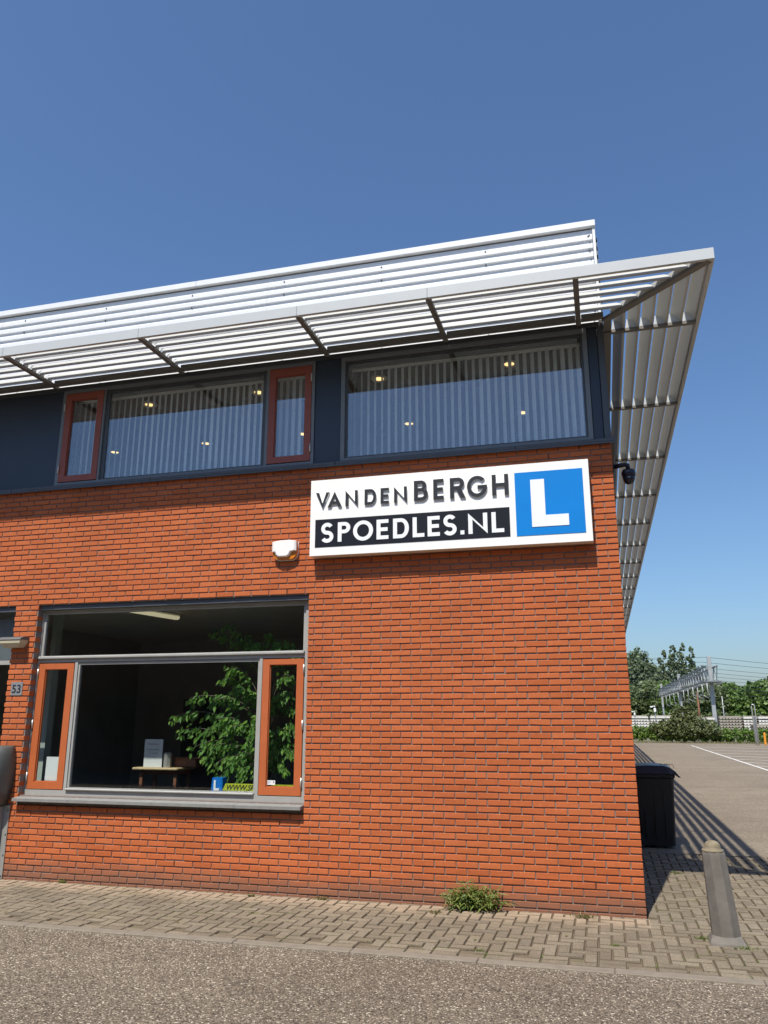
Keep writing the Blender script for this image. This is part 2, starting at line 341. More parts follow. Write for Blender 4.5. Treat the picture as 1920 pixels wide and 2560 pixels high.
    def build(s, name, mat, parent=None, **kw):
        return obj(name, s.mesh(name, mat), parent, **kw)
def world_of(o):
    v = Vector((0, 0, 0))
    while o is not None: v += o.location; o = o.parent
    return v
def obj(name, me, parent=None, loc=None, kind=None, label=None, cat=None, group=None):
    o = bpy.data.objects.new(name, me); COL.objects.link(o)
    wl = Vector(loc) if loc is not None else Vector((0, 0, 0))
    if parent is not None: o.parent = parent; o.location = wl - world_of(parent)
    else: o.location = wl
    if kind: o['kind'] = kind
    if label: o['label'] = label
    if cat: o['category'] = cat
    if group: o['group'] = group
    return o
def thing(name, label, cat, loc=(0, 0, 0), group=None):
    return obj(name, None, None, loc=loc, label=label, cat=cat, group=group)
def recenter(o):
    "move the origin of a top-level single mesh to the base of its shape"
    me = o.data; n = len(me.vertices)
    xs = [v.co.x for v in me.vertices]; ys = [v.co.y for v in me.vertices]; zs = [v.co.z for v in me.vertices]
    c = Vector(((min(xs) + max(xs)) / 2, (min(ys) + max(ys)) / 2, min(zs)))
    me.transform(Matrix.Translation(-c)); o.location = o.location + c; return o
def textmesh(txt, size, loc, mat, name, parent, depth=0.001, bold=0.0, shear=0.0, align='LEFT', flip=False):
    cu = bpy.data.curves.new(name, 'FONT'); cu.body = txt; cu.size = size; cu.extrude = depth; cu.offset = bold; cu.shear = shear; cu.align_x = align
    to = bpy.data.objects.new(name, cu); COL.objects.link(to)
    dg = bpy.context.evaluated_depsgraph_get(); me = bpy.data.meshes.new_from_object(to.evaluated_get(dg))
    COL.objects.unlink(to); bpy.data.objects.remove(to)
    me.transform(Matrix.Rotation(math.radians(90), 4, 'X'))
    me.materials.clear(); me.materials.append(mat)
    return obj(name, me, parent, loc=loc)

# ------------------------------------------------------------------ setting: ground
def sheet(name, x0, x1, y0, y1, z, mat, parent=None, kind='structure', nx=1, ny=1):
    return MB().add([(x0, y0, z), (x1, y0, z), (x1, y1, z), (x0, y1, z)], [(0, 1, 2, 3)]).build(name, mat, parent, kind=kind)
sheet('ground', -900, 900, -700, 1500, -0.06, MAT['ground'])
sheet('road', -80, 80, -15.9, -1.735, -0.008, MAT['road'])
LOT_Y = 3.9
sheet('parking_lot', 0.02, 70, LOT_Y, 56, -0.004, MAT['lot'])
# pavement: bed, herringbone pavers, kerb
pav = sheet('pavement', -12, 8, -1.74, LOT_Y, -0.014, MAT['joint'])
A = 0.105
def paver_variant(w, d, sd):
    random.seed(sd); mb = MB(); g = 0.0042; b = 0.0065
    h = [random.uniform(-0.0012, 0.0012) for _ in range(4)]
    x0, x1, y0, y1 = g, w - g, g, d - g
    V = [(x0, y0, -0.03), (x1, y0, -0.03), (x1, y1, -0.03), (x0, y1, -0.03),
         (x0, y0, -0.009), (x1, y0, -0.009), (x1, y1, -0.009), (x0, y1, -0.009),
         (x0 + b, y0 + b, h[0]), (x1 - b, y0 + b, h[1]), (x1 - b, y1 - b, h[2]), (x0 + b, y1 - b, h[3])]
    return V, [(8, 9, 10, 11), (4, 5, 9, 8), (5, 6, 10, 9), (6, 7, 11, 10), (7, 4, 8, 11), (0, 1, 5, 4), (1, 2, 6, 5), (2, 3, 7, 6), (3, 0, 4, 7)]
rects = []
def clip_add(x0, x1, y0, y1, X0, X1, Y0, Y1):
    x0, x1, y0, y1 = max(x0, X0), min(x1, X1), max(y0, Y0), min(y1, Y1)
    if x1 - x0 > 0.03 and y1 - y0 > 0.03: rects.append((x0, x1, y0, y1))
Y0K = -1.62                                             # inner edge of the kerb band
for i in range(-80, 50):                                # stretcher row beside the kerb
    x = i * 2 * A; 
    if -9 < x < 5: rects.append((x, x + 2 * A, Y0K, Y0K + A))
for i in range(-90, 50):
    for j in range(0, 70):
        m4 = (i - j) % 4; x = i * A; y = Y0K + A + j * A
        if not (-9.2 < x < 4.6): continue
        if m4 == 0: w_, h_ = 2 * A, A
        elif m4 == 3: w_, h_ = A, 2 * A
        else: continue
        if y + h_ <= -0.012 or x >= 0.012: clip_add(x, x + w_, y, y + h_, -9, 4.6, Y0K + A, LOT_Y)
        elif x + w_ <= 0.012: clip_add(x, x + w_, y, y + h_, -9, 4.6, Y0K + A, -0.012)
        elif y >= -0.012: clip_add(x, x + w_, y, y + h_, 0.012, 4.6, Y0K + A, LOT_Y)
        else: clip_add(x, x + w_, y, y + h_, -9, 4.6, Y0K + A, -0.012)
def dist(x, y, z=0): return (Vector((x, y, z)) - CAM).length
def visible(x, y, z, m=60):
    d = Vector((x, y, z)) - CAM; q = d.dot(_f)
    if q <= 0: return False
    u = 960 + F * d.dot(_r) / q; v = 1280 - F * d.dot(_u) / q
    return -m < u < 1920 + m and -m < v < 2560 + m
full = [r for r in rects if abs((r[1] - r[0]) * (r[3] - r[2]) - 2 * A * A) < 1e-5]
full = [r for r in full if visible(r[0], r[2], 0, 0)]
full.sort(key=lambda r: dist(r[0], r[2])); near = set(full[:300])
pvH = [MB().add(*paver_variant(2 * A, A, k)).mesh('paver', MAT['paver']) for k in range(5)]
pvV = [MB().add(*paver_variant(A, 2 * A, 20 + k)).mesh('paver', MAT['paver']) for k in range(5)]
rest = MB(); random.seed(11)
for r in rects:
    dz = random.gauss(0, 0.0016)
    if r in near:
        me = random.choice(pvH if r[1] - r[0] > r[3] - r[2] else pvV); o = obj('paver', me, pav, loc=(r[0], r[2], dz))
        o.rotation_euler = (random.gauss(0, 0.006), random.gauss(0, 0.006), random.gauss(0, 0.006))
    else:
        V, Fc = paver_variant(r[1] - r[0], r[3] - r[2], random.randint(0, 9999)) if False else (None, None)
        g, b = 0.0042, 0.0065; x0, x1, y0, y1 = r[0] + g, r[1] - g, r[2] + g, r[3] - g
        h = [dz + random.gauss(0, 0.001) for _ in range(4)]
        V = [(x0, y0, -0.03), (x1, y0, -0.03), (x1, y1, -0.03), (x0, y1, -0.03), (x0, y0, -0.009), (x1, y0, -0.009), (x1, y1, -0.009), (x0, y1, -0.009),
             (x0 + b, y0 + b, h[0]), (x1 - b, y0 + b, h[1]), (x1 - b, y1 - b, h[2]), (x0 + b, y1 - b, h[3])]
        rest.add(V, [(8, 9, 10, 11), (4, 5, 9, 8), (5, 6, 10, 9), (6, 7, 11, 10), (7, 4, 8, 11), (0, 1, 5, 4), (1, 2, 6, 5), (2, 3, 7, 6), (3, 0, 4, 7)], random.random())
rest.build('paver_field', MAT['paver'], pav, kind='stuff')
kerb_me = MB().bbox(0.002, 0.998, -1.735, Y0K - 0.004, -0.1, 0.003, 0.006).mesh('kerb_stone', MAT['kerb'])
for i in range(-10, 6): obj('kerb_stone', kerb_me, pav, loc=(i - 0.3, 0, random.gauss(0, 0.0015)))
# painted parking lines
ln = MB(); ln.add([(5.09, 14, 0), (5.19, 14, 0), (5.25, 50.5, 0), (5.15, 50.5, 0)], [(0, 1, 2, 3)])
ln.build('bay_edge_line', MAT['paint'], None, kind='structure')
bay = MB().add([(0, 0, 0), (12, -7.2, 0), (12, -7.03, 0), (0, 0.17, 0)], [(0, 1, 2, 3)]).mesh('bay_line', MAT['paint'])
for yb in (47.5, 42.3, 38.0, 34.6, 31.4, 28.7, 26.1, 23.7, 21.4, 19.2, 17.0): obj('bay_line', bay, None, loc=(5.2, yb, 0.0), kind='structure')

# ------------------------------------------------------------------ the brick building
B = thing('brick_building', 'two storey orange brick business building with louvred metal canopy round its corner', 'building')
CH, BH, Z0 = 0.0645, 0.0515, 0.031
zk = lambda k: Z0 + CH * k
WX0, WX1, WZ0, WZ1 = -6.915, -3.366, 0.80, 3.122        # ground floor window opening
DX0, DX1, DZ1 = -8.45, -7.24, 3.115                     # doorway at the left
CAPZ = 4.609; XL = -12.0; BACK = 52.0
my = 0.0105                                              # mortar sits this far behind the brick faces
mo = MB(); T = 0.10
for (a, b, c, d) in ((XL, DX0 - .004, -0.1, CAPZ), (DX1 + .004, WX0 - .004, -0.1, 3.118), (WX1 + .004, -my, -0.1, 3.118), (WX0 - .004, WX1 + .004, -0.1, WZ0 - .02),
                     (DX0 - .004, -my, 3.118, CAPZ)):
    mo.box(a, b, my, T + 0.02, c, d)
wall = mo.build('front_wall', MAT['mortar'], B, label='mortar bed of the brick front wall')
allb = []
holes = [(WX0, WX1, WZ0, WZ1), (DX0, DX1, -1, DZ1)]
for k in range(-1, 71):
    z0 = zk(k); z1 = z0 + BH; xs = []
    if k % 2: xs = [(-0.22 * j - 0.21, -0.22 * j) for j in range(60)]
    else: xs = [(-0.105, 0)] + [(-0.115 - 0.22 * j - 0.21, -0.115 - 0.22 * j) for j in range(60)]
    for (a, b) in xs:
        if b < XL: continue
        segs = [(a, b)]
        for (hx0, hx1, hz0, hz1) in holes:
            if z1 > hz0 + 0.01 and z0 < hz1 - 0.01:
                ns = []
                for (s0, s1) in segs:
                    if s1 <= hx0 + .012 or s0 >= hx1 - .012: ns.append((s0, s1)); continue
                    if s0 < hx0: ns.append((s0, hx0))
                    if s1 > hx1: ns.append((hx1, s1))
                segs = ns
        for s in segs:
            if s[1] - s[0] > 0.025: allb.append((s[0], s[1], z0, z1))
BF = [(8, 9, 10, 11), (4, 5, 9, 8), (5, 6, 10, 9), (6, 7, 11, 10), (7, 4, 8, 11), (0, 1, 5, 4), (1, 2, 6, 5), (2, 3, 7, 6), (3, 0, 4, 7)]
def brick_verts(x0, x1, z0, z1, oy=0.0, dep=0.098):
    j = lambda s=0.0011: random.gauss(0, s)
    e = 0.0035; tb = j(0.0008)
    P = [(x0 + j(), z0 + j()), (x1 + j(), z0 + j()), (x1 + j(), z1 + j()), (x0 + j(), z1 + j())]
    cx, cz = (x0 + x1) / 2, (z0 + z1) / 2
    V = [(p, oy + dep, q) for p, q in P] + [(p, oy + 0.0035, q) for p, q in P]
    V += [(p + (e if p < cx else -e), oy + j(0.0006), q + (e if q < cz else -e)) for p, q in P]
    return V
fb = [b for b in allb if abs(b[1] - b[0] - 0.21) < 1e-4]
def area(b): return 1.0 / dist((b[0] + b[1]) / 2, 0, (b[2] + b[3]) / 2)
SGN = (-3.32, -0.24, 3.25, 4.4)
fb = [b for b in fb if not (b[0] > SGN[0] and b[1] < SGN[1] and b[2] > SGN[2])]
fb.sort(key=lambda b: -area(b)); nearb = set(fb[:300])
random.seed(3)
bv = [MB().add(brick_verts(0, 0.21, 0, BH), BF).mesh('brick', MAT['brick']) for _ in range(10)]
rb = MB()
for b in allb:
    oy = random.gauss(0, 0.0012)
    if b in nearb: obj('brick', random.choice(bv), wall, loc=(b[0], oy, b[2] + random.gauss(0, 0.0007)))
    else: rb.add(brick_verts(b[0], b[1], b[2], b[3], oy), BF, random.random())
rb.build('brickwork', MAT['brick'], wall, kind='stuff')
# weep joints: black slips stand in for the shade inside the open gaps
wp = MB()
wj = MB().box(-0.0055, 0.0055, my - 0.004, my + 0.002, -0.004, BH + 0.002).mesh('weep_joint_shade', MAT['black'])
for (k, xs) in ((3, [-0.435 - 1.1 * n for n in range(6)]), (69, [-0.655 - 1.1 * n for n in range(8)]), (48, [-3.63 - 0.88 * n for n in range(5)]), (10, [-3.515 - 1.1 * n for n in range(4)])):
    for x in xs: obj('weep_joint_shade', wj, wall, loc=(x, 0, zk(k)))
# side wall along the parking lot
sw = MB(); sw.box(-T - .02, -my, T + .02, BACK, -0.1, CAPZ); sw.box(XL, -0.2, BACK, BACK + .1, -0.1, 7.1); sw.box(XL, XL + .1, T + .02, BACK, -.1, 7.1)
side = sw.build('side_wall', MAT['mortar'], B)
sb = MB(); random.seed(5)
for k in range(-1, 71):
    y = (0.11 if k % 2 else 0.11 + 0.11)
    if k % 2 == 0: sb.add([(-a[1], 0, 0) for a in []], [])
    ys = []
    if k % 2 == 0: ys.append((0.105, 0.21)) ; y = 0.22
    while y < 12: ys.append((y, y + 0.21)); y += 0.22
    for (a, b_) in ys:
        V = brick_verts(a, b_, zk(k), zk(k) + BH, random.gauss(0, .0012), 0.09)
        sb.add([(-p[1], p[0], p[2]) for p in V], [tuple(reversed(f)) for f in BF][:] if False else BF, random.random())
sb.build('brickwork', MAT['brick'], side, kind='stuff')
MB().box(-0.09, -0.004, 12.0, BACK, -0.1, CAPZ).build('far_brickwork', MAT['brick'], side, kind='stuff')

# coping that caps the brickwork
cap_x = [XL, -9.3, -7.35, -5.35, -3.06 + 0.0, -0.95, 0.045]
cap_x = [XL, -9.4, -7.50, -5.47, -3.07, -1.0, 0.05]
for a, b in zip(cap_x[:-1], cap_x[1:]):
    MB().bbox(a + .002, b - .002, -0.042, 0.03, CAPZ, 4.645, 0.004).build('coping', MAT['dgrey'], B)
    MB().box(a + .002, b - .002, -0.042, -0.036, CAPZ - 0.022, CAPZ - 0.0005).build('drip_edge', MAT['dgrey'], B)
for n in range(10): MB().bbox(-0.03, 0.05, 0.032 + n * 5.2, 5.228 + n * 5.2, CAPZ, 4.645, 0.004).build('coping', MAT['dgrey'], B)
# upper storey: panels and frames
UZ0, UZ1 = 4.647, 6.008
def panel(x0, x1, y=0.012, name='facade_panel'):
    p = MB().bbox(x0 + .003, x1 - .003, y, y + .03, UZ0, UZ1 - .045, 0.003).build(name, MAT['navy'], B)
    s = MB()
    for x in (x0 + .045, x1 - .045):
        for z in (4.75, 5.05, 5.38, 5.72):
            if x1 - x0 > .3 or z in (5.05, 5.38): s.tube([(x, y + .001, z), (x, y - .004, z)], 0.006, 6)
    s.build('screw', MAT['screw'], p); return p
panel(-12.0, -9.6); panel(-9.6, -6.893)
panel(-3.352, -3.026); panel(-0.168, -0.058)
MB().box(-0.056, 0.0, -0.004, 0.05, UZ0, UZ1 - .045).build('corner_post', MAT['dgrey'], B)
MB().box(-0.0, 0.012, 0.0, 0.05, UZ0, UZ1 - .045).build('corner_post', MAT['dgrey'], B)
MB().box(XL, 0.0, 0.004, 0.06, UZ1 - .043, UZ1).build('head_rail', MAT['dgrey'], B)
for n in range(8): MB().bbox(-0.03, 0.0, 0.06 + 6.4 * n, 6.455 + 6.4 * n, UZ0, UZ1, 0.003).build('side_panel', MAT['navy'], B)
def ring(mb, x0, x1, z0, z1, w, y0, y1, wt=None, wb=None):
    wt = w if wt is None else wt; wb = w if wb is None else wb
    mb.box(x0, x0 + w, y0, y1, z0, z1); mb.box(x1 - w, x1, y0, y1, z0, z1)
    mb.box(x0 + w, x1 - w, y0, y1, z1 - wt, z1); mb.box(x0 + w, x1 - w, y0, y1, z0, z0 + wb); return mb
def sashwin(parent, x0, x1, z0, z1, mat, y0, wside, wt, wb, hinge_right, hz, glass):
    s = ring(MB(), x0, x1, z0, z1, wside, y0, y0 + .05, wt, wb)
    s.build('sash', mat, parent)
    bead = ring(MB(), x0 + wside, x1 - wside, z0 + wb, z1 - wt, 0.008, y0 + .018, y0 + .04); bead.build('glazing_bead', mat, parent)
    MB().box(x0 + wside + .001, x1 - wside - .001, y0 + .03, y0 + .036, z0 + wb + .001, z1 - wt - .001).build('pane', glass, parent)
    hx = x1 + .004 if hinge_right else x0 - .004
    for z in hz: MB().tube([(hx, y0 - .012, z - .05), (hx, y0 - .012, z + .05)], 0.009, 8).build('hinge', MAT['zinc'], parent)
# left upper window group
GU = MAT['glass_up']; BG = MAT['bluegrey']
fz0, fz1 = 4.650, UZ1 - .045
w1 = obj('upper_window', None, B, loc=(-5.1, 0, fz0), label='upper window group with two narrow red side sashes')
fr = MB(); fr.box(-6.89, -6.843, 0, .07, fz0, fz1); fr.box(-3.392, -3.355, 0, .07, fz0, fz1)
fr.box(-6.843, -3.392, .001, .069, fz0, fz0 + .038); fr.box(-6.843, -3.392, .001, .069, 5.918, fz1)
fr.box(-6.272, -6.245, .002, .068, fz0 + .038, 5.918); fr.box(-3.985, -3.948, .002, .068, fz0 + .038, 5.918)
fr.build('frame', BG, w1)
ring(MB(), -6.243, -3.987, 4.690, 5.916, .05, .026, .066, .045, .02).build('inner_frame', MAT['dgrey'], w1)
MB().box(-6.192, -4.038, .04, .046, 4.711, 5.87).build('pane', GU, w1)
sashwin(w1, -6.838, -6.276, 4.698, 5.913, MAT['sash_dark'], -.004, .085, .09, .078, False, (5.72, 4.87), GU)
sashwin(w1, -3.944, -3.397, 4.698, 5.913, MAT['sash_dark'], -.004, .082, .10, .078, True, (5.75, 4.85), GU)
w2 = obj('upper_window', None, B, loc=(-1.6, 0, fz0), label='wide upper window of one fixed pane beside the corner')
ring(MB(), -3.024, -0.17, fz0, fz1, .05, 0, .07, .048, .038).build('frame', BG, w2)
ring(MB(), -2.972, -0.222, 4.690, 5.914, .022, .024, .066, .03, .02).build('inner_frame', MAT['dgrey'], w2)
MB().box(-2.949, -0.245, .04, .046, 4.711, 5.883).build('pane', GU, w2)
# metal cladding
CLT, CLB = 7.185, 6.012
prof = []; z = 7.150; d = 0.020
pts = [(0.0, CLT), (0.0, z)]
# going down from the top: deep shadow gap, then crest/valley repeats
zc_ = 7.147
d = 0.023
pts = [(0.0, CLT), (0.0, 7.118)]; z = 7.093
while z > CLB + 0.07:
    pts += [(-d, z), (-d, z - 0.047), (-0.001, z - 0.055), (-0.001, z - 0.083)]
    z -= 0.1085
pts += [(-d, z), (-d, CLB)]
def cladding(name, fn, a, b, parent, step):
    t = a
    while t < b - 0.01:
        t2 = min(t + step, b); mb = MB(); V = []; Fc = []
        for (q, z) in pts: V += [fn(t + .0006, q, z), fn(t2 - .0006, q, z)]
        for i in range(len(pts) - 1): Fc.append((2 * i, 2 * i + 1, 2 * i + 3, 2 * i + 2))
        mb.add(V, Fc); mb.build(name, MAT['white_metal'], parent); t = t2
cladding('cladding_sheet', lambda t, q, z: (t, q - .002, z), XL, -0.026, B, 3.99)
cladding('cladding_sheet', lambda t, q, z: (-0.002 - q, t, z), 0.05, BACK, B, 7.5)
MB().box(-0.026, 0.003, -0.026, 0.03, CLB - .002, 7.19).build('corner_trim', MAT['white_metal'], B)
MB().box(XL, -0.03, 0.002, 0.05, CLB, 7.19).build('parapet_core', MAT['dgrey'], B)
for (a, b) in ((XL, -8.9), (-8.9, -5.02), (-5.02, 0.012)): MB().bbox(a + .001, b - .001, -0.050, 0.28, 7.205, 7.282, 0.004).build('parapet_cap', MAT['white_metal'], B)
for n in range(10): MB().bbox(-0.27, 0.014, 0.282 + 5.17 * n, 5.448 + 5.17 * n, 7.205, 7.282, 0.004).build('parapet_cap', MAT['white_metal'], B)
sc = MB()
xsr = [-0.075] + [-1.92 - 0.0 - 1.905 * n for n in range(0, 6)]
for x in [-0.075, -1.25, -2.52, -3.79, -5.07, -6.35, -7.63, -8.9]:
    for z in (7.09, 6.88 + .03, 6.04): sc.tube([(x, -.02, z), (x, -.030, z)], 0.011, 6)
for z in (7.11, 7.02, 6.91, 6.80, 6.69, 6.58, 6.47, 6.36, 6.26, 6.15): sc.tube([(-0.06, -.02, z - .012), (-0.06, -.029, z - .012)], 0.009, 6)
sc.build('screw', MAT['screw'], B)
# roof deck and inner floors keep daylight out of the rooms
MB().box(XL, -0.03, 0.28, BACK, 7.1, 7.16).build('roof_deck', MAT['dgrey'], B)
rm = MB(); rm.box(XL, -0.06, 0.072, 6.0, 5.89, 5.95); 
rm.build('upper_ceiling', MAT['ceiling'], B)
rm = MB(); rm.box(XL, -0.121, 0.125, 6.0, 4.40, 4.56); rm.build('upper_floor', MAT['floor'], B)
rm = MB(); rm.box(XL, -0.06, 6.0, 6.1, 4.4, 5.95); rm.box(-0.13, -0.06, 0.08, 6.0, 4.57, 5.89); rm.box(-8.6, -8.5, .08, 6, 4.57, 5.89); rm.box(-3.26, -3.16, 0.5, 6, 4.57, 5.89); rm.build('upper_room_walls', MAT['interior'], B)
rm = MB(); rm.box(XL, -0.121, 0.125, 5.0, 3.15, 3.25); rm.build('lower_ceiling', MAT['ceiling_low'], B)
rm = MB(); rm.box(XL, -0.3, 5.0, 5.1, 0, 3.15); rm.box(-8.7, -8.6, .13, 5, 0, 3.15); rm.box(-2.6, -2.5, .13, 5, 0, 3.15); rm.build('lower_room_walls', MAT['interior_low'], B)
MB().box(XL, -0.13, 0.13, 5.0, -0.02, 0.02).build('lower_floor', MAT['floor'], B)
MB().box(-7.305, -7.235, .80, .92, 0.02, 3.15).build('interior_column', MAT['column'], B)
MB().box(-7.6, -6.9, 4.95, 4.995, 0.02, 2.1).build('interior_door', MAT['ceiling'], B)

# ground floor window
MB().box(WX0 - .004, WX1 + .004, .030, .122, WZ0 - .021, .8995).build('sill_bed', MAT['mortar'], B)
w3 = obj('ground_window', None, B, loc=(-5.1, .1, .85), label='large ground floor window in light grey frame with orange side sashes')
LG = MAT['lgrey']
MB().box(WX0 - .003, WX1 + .003, .035, .118, 3.062, 3.118).build('lintel', MAT['dgrey'], w3)
fr = MB(); y0, y1 = .10, .17
fr.box(-6.952, -6.900, y0, y1, .900, 3.060); fr.box(-3.432, -3.36, y0, y1, .900, 3.060)
fr.box(-6.900, -3.432, y0 + .001, y1, 3.035, 3.060); fr.box(-6.900, -3.432, y0 + .001, y1, .900, .958)
fr.box(-6.900, -3.432, y0 + .001, y1, 2.425, 2.462)
fr.box(-6.388, -6.350, y0 + .002, y1, .958, 2.425); fr.box(-3.975, -3.940, y0 + .002, y1, .958, 2.425)
fr.build('frame', LG, w3)
ring(MB(), -6.348, -3.977, .985, 2.420, .022, .118, .16, .028, .006).build('inner_frame', LG, w3)
ring(MB(), -6.898, -3.434, 2.500, 3.033, .028, .118, .16, .02, .006).build('inner_frame', LG, w3)
MB().bbox(-6.905, -3.436, .072, .118, 2.464, 2.498, .008).build('drip_ledge', MAT['lgrey'], w3)
MB().bbox(-6.352, -3.985, .072, .118, .960, .984, .008).build('drip_ledge', MAT['lgrey'], w3)
GL = MAT['glass_lo']
MB().box(-6.325, -4.0, .138, .144, .992, 2.391).build('pane', GL, w3)
MB().box(-6.869, -3.463, .138, .144, 2.507, 3.012).build('pane', GL, w3)
sashwin(w3, -6.886, -6.394, .966, 2.412, MAT['sash'], .096, .088, .068, .080, False, (2.30, 1.70, 1.10), GL)
sashwin(w3, -3.932, -3.441, .966, 2.412, MAT['sash'], .096, .082, .060, .082, True, (2.30, 1.70, 1.10), GL)
sx = [-6.925, -6.176, -5.125, -4.13, -3.372]
for a, b in zip(sx[:-1], sx[1:]):
    P = [(-.085, .842), (-.085, .874), (.118, .896), (.118, .846)]
    MB().prism(P, lambda p, q, t: (t, p, q), a + .0015, b - .0015).build('sill_slab', MAT['stone'], w3)
# doorway at the left edge
w4 = obj('entrance', None, B, loc=(-7.8, .1, 0), label='dark glazed entrance beside the pier')
MB().box(DX0, DX1, .035, .115, 3.055, 3.112).build('lintel', MAT['dgrey'], w4)
MB().box(DX0 + .01, DX1 - .004, .10, .17, 2.41, 2.46).build('frame', LG, w4)
MB().box(DX0 + .01, DX0 + .06, .10, .17, 0, 3.054).build('frame', LG, w4)
MB().box(DX0 + .06, DX1 - .004, .13, .136, 2.46, 3.054).build('pane', MAT['glass_up'], w4)
MB().box(DX0 + .06, DX1 - .004, .13, .136, 0.02, 2.41).build('pane', GL, w4)
MB().box(DX0 + .06, DX1 - .004, .22, .24, 2.44, 3.0).build('backing_panel', MAT['bluegrey'], w4)

# ------------------------------------------------------------------ louvred canopy (part of the building)
CD, CZc = 1.045, 5.996
can = obj('louvred_canopy', None, B, loc=(0, 0, CZc), label='projecting aluminium louvre canopy wrapping the corner')
FX = [-12.0, -10.6, -8.8, -6.99, -5.14, -3.195, -1.745]     # fascia joints and bracket lines on the front
for a, b in zip(FX, FX[1:] + [CD - .001]):
    MB().bbox(a + .0012, b - .0012, -CD, -CD + .04, CZc, CZc + .118, .003).build('fascia', MAT['fascia'], can)
SY = [0.27 + 2.41 * n for n in range(22)]
sy = [-CD + .042] + SY[1::2] + [BACK]
for a, b in zip(sy[:-1], sy[1:]):
    MB().bbox(CD - .04, CD, a + .0012, b - .0012, CZc, CZc + .118, .003).build('fascia', MAT['fascia'], can)
# curved blade profile: q = distance from the wall, z = height
def blade_profile(q0, lw=.028):
    P0 = Vector((q0, .150)); P1 = Vector((q0 + .113, .046)); n_ = 8; out = []; inn = []
    nrm = Vector((.104, .105)).normalized()
    for i in range(n_ + 1):
        t = i / n_; c = P0.lerp(P1, t) + nrm * (.020 * 4 * t * (1 - t)); out.append(c); inn.append(c - nrm * .004)
    lip = [(q0 + .115, .037), (q0 + .115 - lw, .037), (q0 + .115 - lw, .041)]
    return [tuple(p) for p in out] + lip + [tuple(p) for p in reversed(inn)]
Q = [0.140 + 0.152 * i for i in range(6)]
# individual blades, front run between brackets, then side run
fronts = [-12.0] + FX[1:] + [-0.247]
for i, q0 in enumerate(Q):
    P = blade_profile(q0, .017)
    for a, b in zip(fronts[:-1], fronts[1:]):
        MB().prism(P, lambda p, q, t: (t, -p, CZc + q), a + .012, b - .012, smooth=False).build('slat', MAT['slat'], can)
    # the last one is mitred along the diagonal
    V = []; n_ = len(P)
    for t in (0, 1):
        for (p, q) in P: V.append((-0.235 if t == 0 else p - .03, -p, CZc + q))
    mb = MB(); mb.add(V, [tuple(range(n_ - 1, -1, -1)), tuple(range(n_, 2 * n_))] + [(k, (k + 1) % n_, n_ + (k + 1) % n_, n_ + k) for k in range(n_)])
    mb.build('slat', MAT['slat'], can)
    P = blade_profile(q0); V = []
    for t in (0, 1):
        for (p, q) in P: V.append((p, -p + .03 if t == 0 else SY[0] - .0055, CZc + q))
    mb = MB(); mb.add(V, [tuple(range(n_)), tuple(range(2 * n_ - 1, n_ - 1, -1))] + [(k, n_ + k, n_ + (k + 1) % n_, (k + 1) % n_) for k in range(n_)])
    mb.build('slat', MAT['slat'], can)
    base = MB(); base.prism(P, lambda p, q, t: (p, t, CZc + q), 0.0055, 2.4045); me = base.mesh('slat', MAT['slat'])
    for ya in SY[:-1]: obj('slat', me, can, loc=(0, ya, 0))
# brackets with a triangular holder under every blade
def holder_profile(q0): return [(q0 + .004, .0352), (q0 - .002, .146), (q0 + .018, .142), (q0 + .095, .0352)]
HP = [holder_profile(q) for q in Q]
bm = MB().box(-.028, .028, -CD + .042, -.004, CZc, CZc + .035).mesh('bracket', MAT['bracket'])
hmf = []
for P in HP: hmf.append(MB().prism(P, lambda p, q, t: (t, -p, CZc + q), -.004, .004).mesh('slat_holder', MAT['fascia']))
for x in FX[1:] + [-0.247]:
    br = obj('bracket', bm, can, loc=(x, 0, 0))
    for hm in hmf: obj('slat_holder', hm, can, loc=(x, 0, 0))
bm2 = MB().box(.014, CD - .042, -.026, .026, CZc, CZc + .035).mesh('bracket', MAT['bracket'])
hms = []
def plate_profile(q0):
    P0 = Vector((q0, .150)); P1 = Vector((q0 + .113, .046)); nrm = Vector((.104, .105)).normalized(); out = []
    for i in range(8): t = i / 7; out.append(tuple(P0.lerp(P1, t) + nrm * (.020 * 4 * t * (1 - t) + .0025)))
    return [(q0 - .032, .0352), (q0 - .010, .150)] + out + [(q0 + .117, .0352)]
HPs = [plate_profile(q) for q in Q]
for P in HPs: hms.append(MB().prism(P, lambda p, q, t: (p, t, CZc + q), -.004, .004).mesh('slat_holder', MAT['fascia']))
for y in SY:
    obj('bracket', bm2, can, loc=(0, y, 0))
    if y < 26:
        for hm in hms: obj('slat_holder', hm, can, loc=(0, y, 0))
# diagonal rib at the mitre
s2 = math.sqrt(.5)
mb = MB(); mb.add([(a * 1.0 + sx_ * .026, -a + sx_ * .026, CZc + zz) for a in (.03, CD - .045) for sx_ in (-1, 1) for zz in (0, .036)],
                  [(0, 1, 3, 2), (4, 6, 7, 5), (0, 2, 6, 4), (1, 5, 7, 3), (0, 4, 5, 1), (2, 3, 7, 6)])
mb.build('mitre_rib', MAT['bracket'], can)
mb = MB(); mb.add([(a + sx_ * .004, -a + sx_ * .004, CZc + zz) for a in (.10, CD - .06) for sx_ in (-1, 1) for zz in (.037, .115)],
                  [(0, 1, 3, 2), (4, 6, 7, 5), (0, 2, 6, 4), (1, 5, 7, 3), (0, 4, 5, 1), (2, 3, 7, 6)])
mb.build('mitre_plate', MAT['slat'], can)
for P in HP:
    V = [(p - .02 - dx, -p, CZc + q) for dx in (0, .006) for (p, q) in P]
    MB().add(V, [(0, 1, 2, 3), (7, 6, 5, 4), (0, 4, 5, 1), (1, 5, 6, 2), (2, 6, 7, 3), (3, 7, 4, 0)]).build('slat_holder', MAT['slat'], can)
